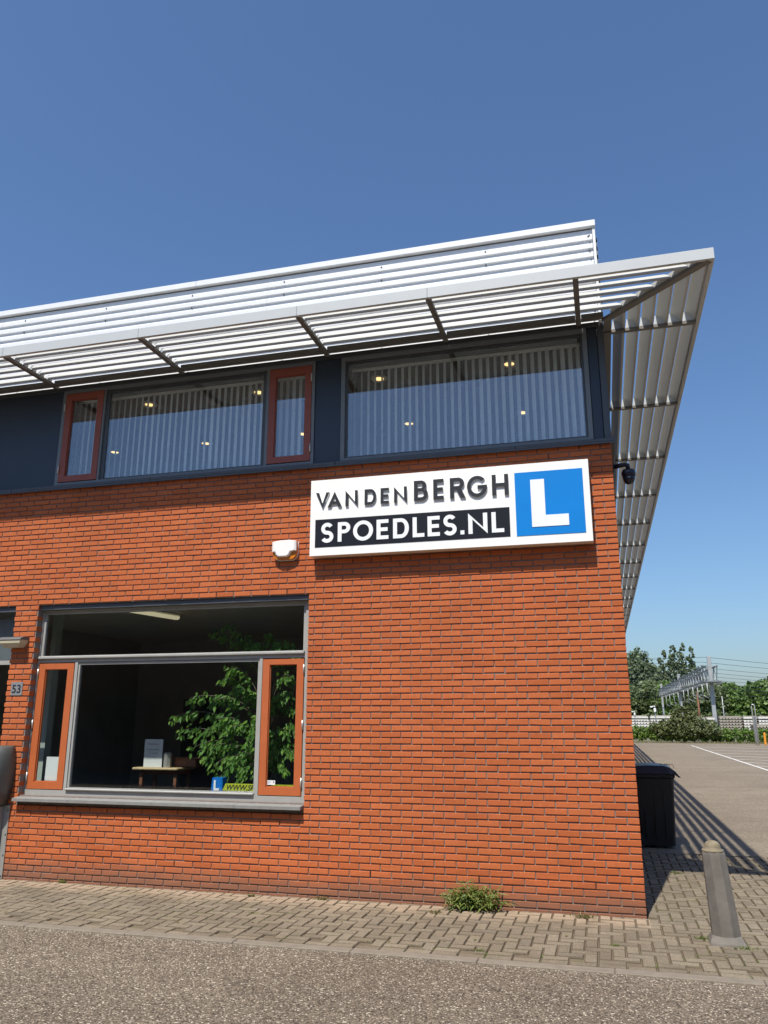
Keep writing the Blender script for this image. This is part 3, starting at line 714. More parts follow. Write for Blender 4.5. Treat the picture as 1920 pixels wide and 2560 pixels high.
# channels against the wall
for a, b in zip(fronts[:-1], fronts[1:]): MB().box(a + .03, b - .03, -.125, -.052, CZc + .020, CZc + .075).build('wall_channel', MAT['bracket'], can)
MB().box(-.215, .02, -.125, -.052, CZc + .020, CZc + .075).build('wall_channel', MAT['bracket'], can)
for n in range(len(SY) - 1): MB().box(.024, .105, SY[n] + .03, SY[n + 1] - .03, CZc + .012, CZc + .060).build('wall_channel', MAT['bracket'], can)
MB().box(.024, .105, -.03, SY[0] - .03, CZc + .012, CZc + .060).build('wall_channel', MAT['bracket'], can)

# ------------------------------------------------------------------ company sign
SX0, SX1, SZ0, SZ1, SY_ = -3.314, -0.246, 3.517, 4.393, -0.149
sg = thing('company_sign', 'big white light box sign reading VAN DEN BERGH SPOEDLES.NL with a blue L square', 'sign', ((SX0 + SX1) / 2, SY_ / 2, SZ0))
MB().bbox(SX0, SX1, SY_ + .006, -.012, SZ0, SZ1, .004).build('sign_box', MAT['sign_edge'], sg)
MB().bbox(SX0 - .001, SX1 + .001, SY_, SY_ + .0055, SZ0 - .001, SZ1 + .001, .002).build('face_panel', MAT['sign_white'], sg)
for x in (-3.0, -1.8, -.6): MB().box(x - .03, x + .03, -.0115, .004, 3.9, 4.0).build('wall_bracket', MAT['dgrey'], sg)
MB().box(-3.252, -1.079, SY_ - .004, SY_ - .0005, 3.612, 3.930).build('black_panel', MAT['sign_black'], sg)
MB().box(-1.013, -0.310, SY_ - .004, SY_ - .0005, 3.609, 4.299).build('blue_panel', MAT['sign_blue'], sg)
def arc(cx, cy, rx, ry, a0, a1, n=18):
    return [(cx + rx * math.cos(math.radians(a0 + (a1 - a0) * i / n)), cy + ry * math.sin(math.radians(a0 + (a1 - a0) * i / n))) for i in range(n + 1)]
def glyph(ch, w, h, t):
    th = t * 0.92
    if ch == 'V': return [[(0, h), (t * 1.15, h), (w / 2, t * 1.55), (w - t * 1.15, h), (w, h), (w / 2 + t * .0, 0 - t * .15), (w / 2 - t * .0, 0 - t * .15)]]
    if ch == 'A': return [[(0, 0), (w / 2, h + t * .12), (w, 0), (w - t * 1.15, 0), (w - t * 1.15 - .10 * w, h * .20), (t * 1.15 + .10 * w, h * .20), (t * 1.15, 0)],
                          [(t * 1.15 + .19 * w, h * .20 + th), (w / 2, h * .72), (w - t * 1.15 - .19 * w, h * .20 + th)]]
    if ch == 'N': return [[(0, 0), (0, h + t * .1), (w - t, t * 1.45), (w - t, h), (w, h), (w, -t * .1), (t, h - t * 1.45), (t, 0)]]
    if ch == 'E': return [[(0, 0), (0, h), (w, h), (w, h - th), (t, h - th), (t, h / 2 + th / 2), (w * .93, h / 2 + th / 2), (w * .93, h / 2 - th / 2), (t, h / 2 - th / 2), (t, th), (w, th), (w, 0)]]
    if ch == 'L': return [[(0, 0), (0, h), (t, h), (t, th), (w, th), (w, 0)]]
    if ch == 'H': return [[(0, 0), (0, h), (t, h), (t, h / 2 + th / 2), (w - t, h / 2 + th / 2), (w - t, h), (w, h), (w, 0), (w - t, 0), (w - t, h / 2 - th / 2), (t, h / 2 - th / 2), (t, 0)]]
    if ch == 'O': return [arc(w / 2, h / 2, w / 2, h / 2 * 1.03, 0, 350, 36), arc(w / 2, h / 2, w / 2 - t, h / 2 * 1.03 - th, 0, 350, 36)]
    if ch == 'D':
        r = w * .45; return [[(0, 0), (0, h)] + arc(w - r * 1.1, h / 2, r * 1.1, h / 2, 90, -90), [(t, th), (t, h - th)] + arc(w - r * 1.1, h / 2, r * 1.1 - t, h / 2 - th, 90, -90)]
    if ch == 'P':
        b = h * .42; ry = (h - b) / 2; rx = min(ry * 1.05, w * .55)
        return [[(0, 0), (0, h)] + arc(w - rx, h - ry, rx, ry, 90, -90) + [(t, b), (t, 0)], [(t, b + th), (t, h - th)] + arc(w - rx, h - ry, rx - t, ry - th, 90, -90)]
    if ch == 'R':
        b = h * .42; ry = (h - b) / 2; rx = min(ry * 1.05, w * .5); W = w * .93
        return [[(0, 0), (0, h)] + arc(W - rx, h - ry, rx, ry, 90, -60) + [(w, 0), (w - t * 1.2, 0), (w * .42, b), (t, b), (t, 0)], [(t, b + th), (t, h - th)] + arc(W - rx, h - ry, rx - t, ry - th, 90, -90)]
    if ch == 'B':
        m = h * .54; r1 = (h - m + th / 2) / 2; r2 = (m + th / 2) / 2
        up = arc(w * .90 - r1, h - r1, r1, r1, 90, -62); lo = arc(w - r2, r2, r2, r2, 62, -90)
        return [[(0, 0), (0, h)] + up + lo, [(t, m + th / 2), (t, h - th)] + arc(w * .90 - r1, h - r1, r1 - t, r1 - th, 90, -90), [(t, th), (t, m - th / 2)] + arc(w - r2, r2, r2 - t, r2 - th, 90, -90)]
    if ch == 'G':
        o = arc(w / 2, h / 2, w / 2, h / 2 * 1.03, 42, 342, 36); i = arc(w / 2, h / 2, w / 2 - t, h / 2 * 1.03 - th, 322, 42, 36)
        return [o + [(w * .99, h * .55), (w * .52, h * .55), (w * .52, h * .55 - th), (w - t * 1.05, h * .55 - th)] + i]
    if ch == 'S':
        ry = (h * 1.04 - t) / 4; c = arc(w / 2, h / 2 + ry, (w - t) / 2 * .93, ry, 28, 262, 26) + arc(w / 2, h / 2 - ry, (w - t) / 2, ry, 82, -152, 26)
        L_, R_ = [], []
        for k, p in enumerate(c):
            a, b = c[max(k - 1, 0)], c[min(k + 1, len(c) - 1)]; dx, dy = b[0] - a[0], b[1] - a[1]; l = math.hypot(dx, dy) or 1
            L_.append((p[0] - dy / l * t * .48, p[1] + dx / l * t * .48)); R_.append((p[0] + dy / l * t * .48, p[1] - dx / l * t * .48))
        return [L_ + R_[::-1]]
    if ch == '.': return [[(0, 0), (0, t * .98), (w, t * .98), (w, 0)]]
def letter(ch, x0, x1, zb, h, t, yb, depth, mat, parent, name='letter', side=None):
    cu = bpy.data.curves.new('glyph', 'CURVE'); cu.dimensions = '2D'; cu.fill_mode = 'BOTH'; cu.extrude = depth / 2
    h0 = h
    for c in glyph(ch, x1 - x0, h, t):
        sp = cu.splines.new('POLY'); sp.points.add(len(c) - 1); sp.use_cyclic_u = True
        for k, (p, q) in enumerate(c): sp.points[k].co = (p, q, 0, 1)
    to = bpy.data.objects.new('glyph', cu); COL.objects.link(to)
    me = bpy.data.meshes.new_from_object(to.evaluated_get(bpy.context.evaluated_depsgraph_get()))
    COL.objects.unlink(to); bpy.data.objects.remove(to)
    me.transform(Matrix.Translation((0, -depth / 2, 0)) @ Matrix.Rotation(math.radians(90), 4, 'X'))
    me.materials.clear(); me.materials.append(mat)
    if side:
        me.materials.append(side)
        for p in me.polygons: p.material_index = 0 if p.normal.y < -.5 else 1
    return obj(name, me, parent, loc=(x0, yb, zb), label='letter ' + ch if ch != '.' else 'full stop')
LD = .018
row1 = [('V', -3.247, -3.085), ('A', -3.105, -2.940), ('N', -2.895, -2.752), ('D', -2.672, -2.538), ('E', -2.487, -2.393), ('N', -2.333, -2.188)]
for ch, a, b in row1: letter(ch, a, b, 4.062, .178, .033, SY_ - .0005, LD, MAT['sign_letter'], sg, side=MAT['fascia'])
row1b = [('B', -2.108, -1.952), ('E', -1.892, -1.778), ('R', -1.708, -1.540), ('G', -1.522, -1.303), ('H', -1.253, -1.078)]
for ch, a, b in row1b: letter(ch, a, b, 4.064, .230, .043, SY_ - .0005, LD, MAT['sign_letter'], sg, side=MAT['fascia'])
row2 = [('S', -3.183, -3.033), ('P', -2.983, -2.838), ('O', -2.805, -2.575), ('E', -2.535, -2.400), ('D', -2.348, -2.170), ('L', -2.128, -1.999), ('E', -1.963, -1.829), ('S', -1.793, -1.645), ('.', -1.606, -1.564), ('N', -1.520, -1.316), ('L', -1.271, -1.141)]
for ch, a, b in row2: letter(ch, a, b, 3.662, .222, .045, SY_ - .0042, .004, MAT['letter_white'], sg)
MB().prism([(-.850, 3.697), (-.850, 4.210), (-.706, 4.210), (-.706, 3.818), (-.473, 3.818), (-.473, 3.697)], lambda p, q, t: (p, t, q), SY_ - .0085, SY_ - .0042).build('letter', MAT['letter_white'], sg, label='large white letter L')

# ------------------------------------------------------------------ alarm siren
al = thing('alarm_siren', 'white alarm box with amber light base on the brickwork left of the big sign', 'alarm', (-3.65, -.05, 3.505))
def rounded(x0, x1, z0, z1, r, n=6):
    return arc(x0 + r, z0 + r, r, r, 180, 270, n) + arc(x1 - r, z0 + r, r, r, 270, 360, n) + [(x1, z1), (x0, z1)]
MB().prism(rounded(-3.800, -3.500, 3.508, 3.725, .085), lambda p, q, t: (p, t, q), -.012, -.002).build('back_plate', MAT['plastic_white'], al)
MB().prism(rounded(-3.793, -3.507, 3.515, 3.722, .08), lambda p, q, t: (p, t, q), -.062, -.0125).build('lens', MAT['amber'], al)
P = [(-3.796, 3.605), (-3.765, 3.600)] + arc(-3.705, 3.592, .052, .050, 190, 262, 6) + arc(-3.625, 3.592, .052, .050, 278, 350, 6) + [(-3.565, 3.600), (-3.504, 3.610), (-3.504, 3.722), (-3.60, 3.736), (-3.70, 3.736), (-3.796, 3.722)]
mb = MB(); n_ = len(P); cx_, cz_ = -3.65, 3.66
V = [(p, -.058, q) for p, q in P] + [(p, -.078, q) for p, q in P] + [(cx_ + (p - cx_) * .86, -.094, cz_ + (q - cz_) * .90) for p, q in P]
Fc = [tuple(range(n_ - 1, -1, -1))[::-1], tuple(range(2 * n_, 3 * n_))[::-1]] + [(a * n_ + k, a * n_ + (k + 1) % n_, (a + 1) * n_ + (k + 1) % n_, (a + 1) * n_ + k) for a in (0, 1) for k in range(n_)]
mb.add(V, Fc).build('cover', MAT['plastic_white'], al)

# ------------------------------------------------------------------ wall lamp
wlp = thing('wall_lamp', 'grey outdoor wall lamp with cream cover on the narrow brick pier', 'lamp', (-7.155, -.07, 2.6))
MB().prism([(-.002, 2.735), (-.09, 2.728), (-.150, 2.708), (-.158, 2.691), (-.002, 2.691)], lambda p, q, t: (t, p, q), -7.325, -7.00).build('housing', MAT['lamp_grey'], wlp)
mb = MB(); R0 = (-7.320, -7.005, -.150, -.004, 2.690); R1 = (-7.262, -7.055, -.105, -.012, 2.600); Rm = (-7.308, -7.016, -.146, -.004, 2.650)
V = []
for R_ in (R0, Rm, R1): V += [(R_[0], R_[2], R_[4]), (R_[1], R_[2], R_[4]), (R_[1], R_[3], R_[4]), (R_[0], R_[3], R_[4])]
mb.add(V, [(0, 1, 2, 3), (11, 10, 9, 8)] + [(a * 4 + k, (a + 1) * 4 + k, (a + 1) * 4 + (k + 1) % 4, a * 4 + (k + 1) % 4) for a in (0, 1) for k in range(4)]).build('lamp_cover', MAT['cream'], wlp)

# ------------------------------------------------------------------ house number
hn = thing('house_number_plate', 'small grey plate with the house number 53 on the brick pier', 'house number', (-7.095, -.01, 2.034))
MB().bbox(-7.176, -7.014, -.008, -.001, 2.034, 2.189, .001).build('plate', MAT['plate'], hn)
textmesh('53', .135, (-7.095, -.0095, 2.065), MAT['black'], 'numerals', hn, .0008, .0018, align='CENTER')
for x in (-7.165, -7.025):
    for z in (2.045, 2.178): MB().lathe((x, -.009, z), [(.0055, 0), (.0055, .001)], 8).build('rivet', MAT['zinc'], hn) if False else MB().tube([(x, -.0085, z), (x, -.012, z)], .0055, 8).build('rivet', MAT['zinc'], hn)

# ------------------------------------------------------------------ machine at the left edge
mc = thing('wall_terminal', 'anthracite rounded terminal housing on a steel base by the entrance', 'terminal', (-7.28, -.1, 0))
mb = MB(); secs = []
for (z, hw, yf) in ((.792, .235, -.17), (.86, .262, -.23), (.98, .290, -.285), (1.12, .304, -.315), (1.26, .303, -.32), (1.36, .290, -.295), (1.425, .272, -.24), (1.455, .255, -.18)):
    sec = []
    for k in range(20):
        a = math.pi * k / 19; c, s_ = math.cos(a), math.sin(a); e = .45
        sec.append((-7.285 + hw * math.copysign(abs(c) ** e, c), -.004 + yf * abs(s_) ** .6, z))
    secs.append(sec)
V = [p for s_ in secs for p in s_]; n_ = 20
Fc = [(i * n_ + k, (i + 1) * n_ + k, (i + 1) * n_ + k + 1, i * n_ + k + 1) for i in range(len(secs) - 1) for k in range(n_ - 1)]
Fc += [tuple(range(n_)), tuple(reversed(range((len(secs) - 1) * n_, len(secs) * n_)))] + [(i * n_ + n_ - 1, (i + 1) * n_ + n_ - 1, (i + 1) * n_, i * n_) for i in range(len(secs) - 1)]
mb.add(V, Fc, None, True).build('housing', MAT['box_grey'], mc)
MB().bbox(-7.46, -7.14, -.335, -.318, 1.08, 1.38, .006).build('display', MAT['paper'], mc)
MB().bbox(-7.575, -6.995, -.014, -.002, 0.0, .786, .002).build('mounting_flange', MAT['steel'], mc)
MB().bbox(-7.49, -7.075, -.11, -.0145, 0.0, .783, .006).build('base_cabinet', MAT['steel'], mc)
for z in (.734, .472, .25, .03): MB().tube([(-7.012, -.0145, z), (-7.012, -.021, z)], .007, 8).build('screw', MAT['screw'], mc)

# ------------------------------------------------------------------ security camera on the corner
sc_ = thing('security_camera', 'dark blue dome security camera on a short arm at the building corner', 'security camera', (.155, .15, 4.17))
mb = MB(); mb.tube([(-.001, .15, 4.365), (.016, .15, 4.365)], .055, 14); mb.tube([(.010, .15, 4.375), (.135, .15, 4.392), (.158, .15, 4.386), (.165, .15, 4.33)], [.026, .024, .024, .022], 12); mb.build('arm', MAT['navy_cam'], sc_)
MB().lathe((.163, .15, 4.17), [(.02, .165), (.060, .158), (.073, .135), (.074, .112), (.068, .088)], 22).build('housing', MAT['navy_cam'], sc_)
MB().lathe((.163, .15, 4.17), [(.066, .088), (.062, .055), (.050, .024), (.030, .006), (.004, 0)], 22).build('dome', MAT['navy_cam'], sc_)
MB().tube([(.150, .085, 4.232), (.163, .083, 4.230), (.176, .085, 4.232)], .003, 6).build('lens_rim', MAT['zinc'], sc_)

# ------------------------------------------------------------------ wheelie bin
bn = thing('wheelie_bin', 'black wheelie bin with dark blue lid in the shade beside the side wall', 'bin', (.38, 4.5, 0))
def loft(mb, rings, smooth=False):
    n_ = len(rings[0]); V = [p for r_ in rings for p in r_]
    Fc = [(i * n_ + k, i * n_ + (k + 1) % n_, (i + 1) * n_ + (k + 1) % n_, (i + 1) * n_ + k) for i in range(len(rings) - 1) for k in range(n_)]
    return mb.add(V, Fc + [tuple(range(n_ - 1, -1, -1)), tuple(range((len(rings) - 1) * n_, len(rings) * n_))], None, smooth)
def rr(x0, x1, y0, y1, z, r=.04, n=4):
    o = []
    for cx, cy, a in ((x1 - r, y1 - r, 0), (x0 + r, y1 - r, 90), (x0 + r, y0 + r, 180), (x1 - r, y0 + r, 270)):
        for k in range(n + 1): g = math.radians(a + 90 * k / n); o.append((cx + r * math.cos(g), cy + r * math.sin(g), z))
    return o
loft(MB(), [rr(.13, .595, 4.275, 4.78, .035), rr(.09, .63, 4.24, 4.82, .80), rr(.075, .640, 4.225, 4.835, .93), rr(.06, .655, 4.21, 4.85, .955), rr(.06, .655, 4.21, 4.85, .995)]).build('body', MAT['bin'], bn)
lp = [(.03, 1.005), (.03, 1.075), (.08, 1.105), (.30, 1.118), (.50, 1.112), (.60, 1.085), (.665, 1.035), (.70, .985), (.735, .958), (.70, .956), (.66, .985), (.64, 1.0)]
MB().prism(lp, lambda p, q, t: (p, t, q), 4.19, 4.87).build('lid', MAT['bin_lid'], bn)
for (za, zb2) in ((.16, .50), (.56, .84)):
    mb = MB()
    for xx in (.22, .355, .49): mb.box(xx - .012, xx + .012, 4.236, 4.262, za, zb2)
    mb.build('rib', MAT['bin'], bn, kind='stuff')
mb = MB(); mb.tube([(.02, 4.25, 1.03), (-.03 + .05, 4.25, 1.06), (.02, 4.81, 1.06), (.02, 4.81, 1.03)], .014, 8); mb.build('push_handle', MAT['bin'], bn)
for (xa, ya) in ((.47, 4.30), (.53, 4.42)):
    MB().tube([(xa, ya, 1.105), (xa, ya, 1.128), (xa + .12, ya, 1.118), (xa + .135, ya, 1.07)], .0035, 6).build('wire_loop', MAT['screw'], bn)
for y in (4.22, 4.84): MB().tube([(.10, y - .02, .10), (.10, y + .02, .10)], .10, 18).build('wheel', MAT['bin'], bn)

# ------------------------------------------------------------------ bollard
bo = thing('bollard', 'weathered octagonal concrete bollard with a domed top on the pavers by the corner', 'bollard', (.59, -.64, 0))
def octr(cx, cy, a, z, rot=math.pi / 8): 
    R_ = a / math.cos(math.pi / 8); return [(cx + R_ * math.cos(rot + k * math.pi / 4), cy + R_ * math.sin(rot + k * math.pi / 4), z) for k in range(8)]
loft(MB(), [octr(.592, -.65, .108, .045), octr(.590, -.65, .1075, .10), octr(.553, -.648, .089, .672), octr(.552, -.648, .086, .690)]).build('shaft', MAT['bollard'], bo)
def chs(cx, cy, a, c, z): return [(cx + a, cy - a + c, z), (cx + a, cy + a - c, z), (cx + a - c, cy + a, z), (cx - a + c, cy + a, z), (cx - a, cy + a - c, z), (cx - a, cy - a + c, z), (cx - a + c, cy - a, z), (cx + a - c, cy - a, z)]
loft(MB(), [chs(.592, -.65, .142, .016, -.01), chs(.592, -.65, .136, .018, .012), chs(.592, -.65, .110, .062, .058)]).build('foot', MAT['bollard'], bo)
MB().lathe((.551, -.648, .688), [(.088, 0), (.089, .010), (.080, .018), (.066, .019), (.066, .040), (.058, .062), (.043, .077), (.022, .085), (.003, .087)], 24).build('dome', MAT['bollard_top'], bo)

# ------------------------------------------------------------------ plants on the pavement
def blade(mb, p, d, l, w, droop, r):
    d = Vector(d).normalized(); s_ = d.cross(Vector((0, 0, 1))); s_ = s_.normalized() if s_.length > .01 else Vector((1, 0, 0)); s_ = (s_ + Vector((random.gauss(0, .4), random.gauss(0, .4), random.gauss(0, .3)))).normalized()
    p = Vector(p); m1 = p + d * l * .5 + Vector((0, 0, -droop * l * .15)); e = p + d * l + Vector((0, 0, -droop * l * .55))
    mb.add([p - s_ * w * .25, p + s_ * w * .25, m1 + s_ * w * .5, m1 - s_ * w * .5, e], [(0, 1, 2, 3), (3, 2, 4)], r)
def weed(cx, cy, hw, h, n, narrow=True, sd=1):
    random.seed(sd); mb = MB()
    for i in range(n):
        a = random.uniform(0, 2 * math.pi); rr_ = random.random() ** .6
        b0 = Vector((cx + hw * .55 * rr_ * math.cos(a), cy + hw * .22 * math.sin(a) * rr_ - .01, 0.0))
        dr = Vector((math.cos(a) * rr_ * hw * .9, min(.02, math.sin(a) * rr_ * hw * .45 - .05 * h), h * random.uniform(.45, 1.0) * (1.1 - .55 * rr_)))
        tip = b0 + dr; mb.tube([b0, b0 + dr * .5 + Vector((0, 0, .1 * h)), tip], [.0014, .0012, .0008], 3)
        for k in range(9):
            t = .25 + .75 * k / 8; p = b0 + dr * t + Vector((0, 0, .1 * h * (1 - abs(2 * t - 1))))
            g = random.uniform(0, 2 * math.pi); L_ = h * random.uniform(.20, .42)
            blade(mb, p, (math.cos(g), math.sin(g) * .7 - .2, random.uniform(-.1, .8)), L_, L_ * random.uniform(.12, .22), random.uniform(.3, 1.4), random.random())
    return mb
wd = recenter(weed(-1.575, -.09, .25, .275, 72, sd=4).build('weed_clump', MAT['weed'], None, label='large leafy green weed growing against the foot of the brick wall', cat='weed'))
mb = MB(); random.seed(9)
for i in range(6): blade(mb, (-1.66 + i * .03, -.10, .0), (random.uniform(-.25, .25), -.1, 1), random.uniform(.16, .25), .006, .3, random.random())
mb.build('dry_stalk', MAT['dry'], wd)
smallw = [(-6.178, -.03, .05, .07, 'tiny green weed at the wall foot near the left end'),
          (-3.132, -.05, .09, .07, 'dry yellowish tuft at the wall foot below the window edge'),
          (-3.877, -.10, .05, .06, 'sprawling weed between pavers left of the dry tuft'),
          (-0.286, -1.004, .05, .035, 'flat weed in a paver joint in front of the building corner'),
          (.400, -.60, .06, .055, 'tuft of grass left of the bollard foot'),
          (.700, -.83, .11, .045, 'bright green grass along the front of the bollard foot'),
          (-1.318, -1.439, .05, .04, 'small weed in the joint close to the kerb'),
          (.438, 2.38, .07, .05, 'bright weed at the point of the wall shadow'),
          (-0.55, -.12, .10, .09, 'thin dry grass at the wall foot near the corner'),
          (-1.90, -.30, .07, .06, 'small dry tuft in front of the large weed'),
          (-3.55, -.75, .09, .022, 'mossy patch in joints below the wide brick field')]
for n, (x, y, hw, h, lb) in enumerate(smallw):
    m_ = MAT['dry'] if 'dry' in lb else MAT['weed']
    mb = MB(); random.seed(100 + n)
    for i in range(int(40 + 500 * hw)):
        px, py = x + random.gauss(0, hw * .45), y + random.gauss(0, hw * .16); blade(mb, (px, min(py, -.004) if x < 0 else py, 0.0), (random.uniform(-.6, .6), random.uniform(-.7, .3), random.uniform(.4, 1)), h * random.uniform(.4, 1), h * .09 + .001, random.uniform(.2, 1.2), random.random())
    recenter(mb.build('small_weed', m_, None, label=lb, cat='weed'))
mb = MB(); random.seed(31)
cand = [r for r in rects if visible(r[0], r[2], 0, 0)]
for i in range(1100):
    r = random.choice(cand); nz = noise.noise(Vector((r[0] * .8, r[2] * .8, 3.1)))
    if nz < 0.02: continue
    hx = random.random() < .5
    for k in range(random.randint(3, 14)):
        px = (r[0] + random.gauss(0, .012) if hx else random.uniform(r[0], r[1])); py = (random.uniform(r[2], r[3]) if hx else r[2] + random.gauss(0, .004))
        if py < Y0K + .01 or (px < 0.02 and py > -.01): continue
        blade(mb, (px, py, -.006), (random.uniform(-.8, .8), random.uniform(-.8, .8), random.uniform(.3, 1)), random.uniform(.008, .028), .0034, random.uniform(0, 1), random.random())
mb.build('joint_grass', MAT['weed'], None, kind='stuff', label='short moss and grass growing in the paver joints', cat='grass')

mb = MB(); random.seed(77)
for i in range(1500):
    x = random.uniform(-7, 1.6)
    if random.random() < .6: y = -1.735 - abs(random.gauss(0, .05)); z = -.008
    elif x < 0: y = -.012 - abs(random.gauss(0, .05)); z = 0
    else: y = random.uniform(-1.6, 2); z = 0
    r_ = random.uniform(.0015, .0055) * (1 if random.random() < .93 else 1.9); a_ = random.uniform(0, 3)
    V = [(x + r_ * math.cos(a_ + k * 2.09) * random.uniform(.7, 1.2), y + r_ * math.sin(a_ + k * 2.09), z) for k in range(3)] + [(x, y, z + r_ * .8)]
    mb.add(V, [(0, 1, 3), (1, 2, 3), (2, 0, 3)], random.random())
mb.build('grit', MAT['sleeper_dark'], None, kind='stuff', label='loose grit lying along the kerb and the wall foot', cat='grit')
mb = MB(); random.seed(78)
for i in range(26):
    x, y = random.uniform(-6, 2.2), random.uniform(-1.5, -.1); a_ = random.uniform(0, 6.28); l = random.uniform(.012, .028); c_, s_ = math.cos(a_), math.sin(a_)
    mb.add([(x - c_ * l, y - s_ * l, .004), (x + s_ * l * .4, y - c_ * l * .4, .007), (x + c_ * l, y + s_ * l, .005), (x - s_ * l * .4, y + c_ * l * .4, .006)], [(0, 1, 2, 3)], random.random())
mb.build('fallen_leaves', MAT['dry'], None, kind='stuff', label='small dry leaves scattered over the pavement', cat='leaves')

# ------------------------------------------------------------------ things inside the ground floor room
# table with paper, canister and box
tb = thing('side_table', 'pale pine table standing inside the ground floor window', 'table', (-5.75, 1.25, 0))
MB().bbox(-6.085, -5.445, 1.02, 1.5, 1.132, 1.166, .012).build('table_top', MAT['pine'], tb)
MB().box(-6.0, -5.47, 1.10, 1.42, 1.085, 1.131).build('apron', MAT['wood_dark'], tb)
for x in (-5.98, -5.50):
    for y in (1.10, 1.42): MB().box(x - .02, x + .02, y - .02, y + .02, .02, 1.084).build('leg', MAT['wood_dark'], tb)
pp = thing('price_card', 'white offer card with printed price standing on the pine table', 'card', (-5.84, 1.1, 1.167))
MB().box(-5.968, -5.708, 1.098, 1.101, 1.168, 1.508).build('card', MAT['paper'], pp)
textmesh('Aanbieding !', .036, (-5.935, 1.0965, 1.438), MAT['pinktext'], 'heading', pp, .0004)
textmesh('NOLAN N60-5', .030, (-5.94, 1.0965, 1.372), MAT['greytext'], 'print', pp, .0004)
textmesh('\u20ac 134,95', .032, (-5.895, 1.0965, 1.325), MAT['greytext'], 'print', pp, .0004)
MB().box(-5.94, -5.79, 1.0955, 1.0975, 1.290, 1.293).build('print', MAT['greytext'], pp)
cn = thing('steel_canister', 'brushed steel canister with faceted sides beside the offer card', 'canister', (-5.64, 1.1, 1.167))
loft(MB(), [octr(-5.640, 1.12, .046, 1.167), octr(-5.640, 1.12, .048, 1.30)]).build('body', MAT['zinc'], cn)
loft(MB(), [octr(-5.640, 1.12, .050, 1.301), octr(-5.640, 1.12, .050, 1.335), octr(-5.640, 1.12, .030, 1.348)]).build('lid', MAT['zinc'], cn)
bx = thing('wooden_box', 'low brown wooden box behind the steel canister', 'box', (-5.46, 1.33, 1.167))
MB().bbox(-5.60, -5.30, 1.22, 1.44, 1.167, 1.265, .004).build('box_body', MAT['wood_dark'], bx)
MB().bbox(-5.615, -5.20, 1.205, 1.455, 1.266, 1.280, .004).build('box_lid', MAT['wood_dark'], bx)
lc = thing('blue_cube', 'small blue roof cube with a white L standing behind the window', 'cube', (-4.48, .22, .95))
loft(MB(), [rr(-4.555, -4.41, .20, .34, .962, .015), rr(-4.548, -4.418, .207, .333, 1.124, .02)]).build('cube_body', MAT['lblue'], lc)
MB().prism([(-4.512, .992), (-4.512, 1.100), (-4.490, 1.100), (-4.490, 1.014), (-4.446, 1.014), (-4.446, .992)], lambda p, q, t: (p, t, q), .190, .198).build('letter', MAT['letter_white'], lc)
bnr = thing('yellow_banner', 'yellow banner with black web address along the bottom of the window', 'banner', (-3.95, .2, .95))
MB().prism([(-4.415, .990), (-4.380, 1.066), (-3.48, 1.066), (-3.48, .990)], lambda p, q, t: (p, t, q), .215, .222).build('banner_sheet', MAT['yellow'], bnr)
MB().box(-4.415, -3.48, .216, .224, .950, .9895).build('banner_sheet', MAT['black'], bnr, label='black lower strip of the banner')
textmesh('WWW.SPOEDLES.NL', .078, (-4.375, .213, 1.000), MAT['black'], 'print', bnr, .0004, .0012, .25)
textmesh('VAN DEN BERGH', .050, (-4.345, .2145, .955), MAT['letter_white'], 'print', bnr, .0004, .0008)
ps = thing('blank_notice', 'blank white notice taped inside the left orange sash', 'notice', (-6.58, .16, 1.05))
MB().box(-6.690, -6.482, .152, .154, 1.056, 1.325).build('sheet', MAT['paper'], ps)
st = thing('window_sticker', 'small white sticker on the glass of the right orange sash', 'sticker', (-3.8, .12, 1.07))
MB().box(-3.847, -3.750, .1245, .1255, 1.070, 1.116).build('sheet', MAT['paper'], st)
mb = MB()
for k, (a, b) in enumerate(((-3.840, -3.80), (-3.840, -3.793), (-3.840, -3.815))): mb.box(a, b, .1238, .1244, 1.102 - .010 * k, 1.105 - .010 * k)
mb.box(-3.775, -3.760, .1238, .1244, 1.088, 1.108); mb.build('print', MAT['greytext'], st)
tl = thing('tube_light', 'cream ceiling tube light inside the ground floor room', 'ceiling light', (-5.88, .95, 3.08))
def along(mb, a, b, w_, z0, z1):
    a, b = Vector((*a, 0)), Vector((*b, 0)); t = (b - a).normalized(); s_ = Vector((t.y, -t.x, 0)) * w_
    pr = [(-1, z1), (-1, z0 + .02), (-.55, z0), (.55, z0), (1, z0 + .02), (1, z1)]
    V = [tuple(c + s_ * p + Vector((0, 0, q))) for c in (a, b) for p, q in pr]
    return mb.add(V, [(5, 4, 3, 2, 1, 0), (6, 7, 8, 9, 10, 11)] + [(k, (k + 1) % 6, 6 + (k + 1) % 6, 6 + k) for k in range(6)])
along(MB(), (-5.99, .42), (-5.80, 1.40), .045, 3.068, 3.105).build('cover', MAT['tube'], tl)
along(MB(), (-5.99, .42), (-5.80, 1.40), .055, 3.106, 3.149).build('housing', MAT['plastic_white'], tl)

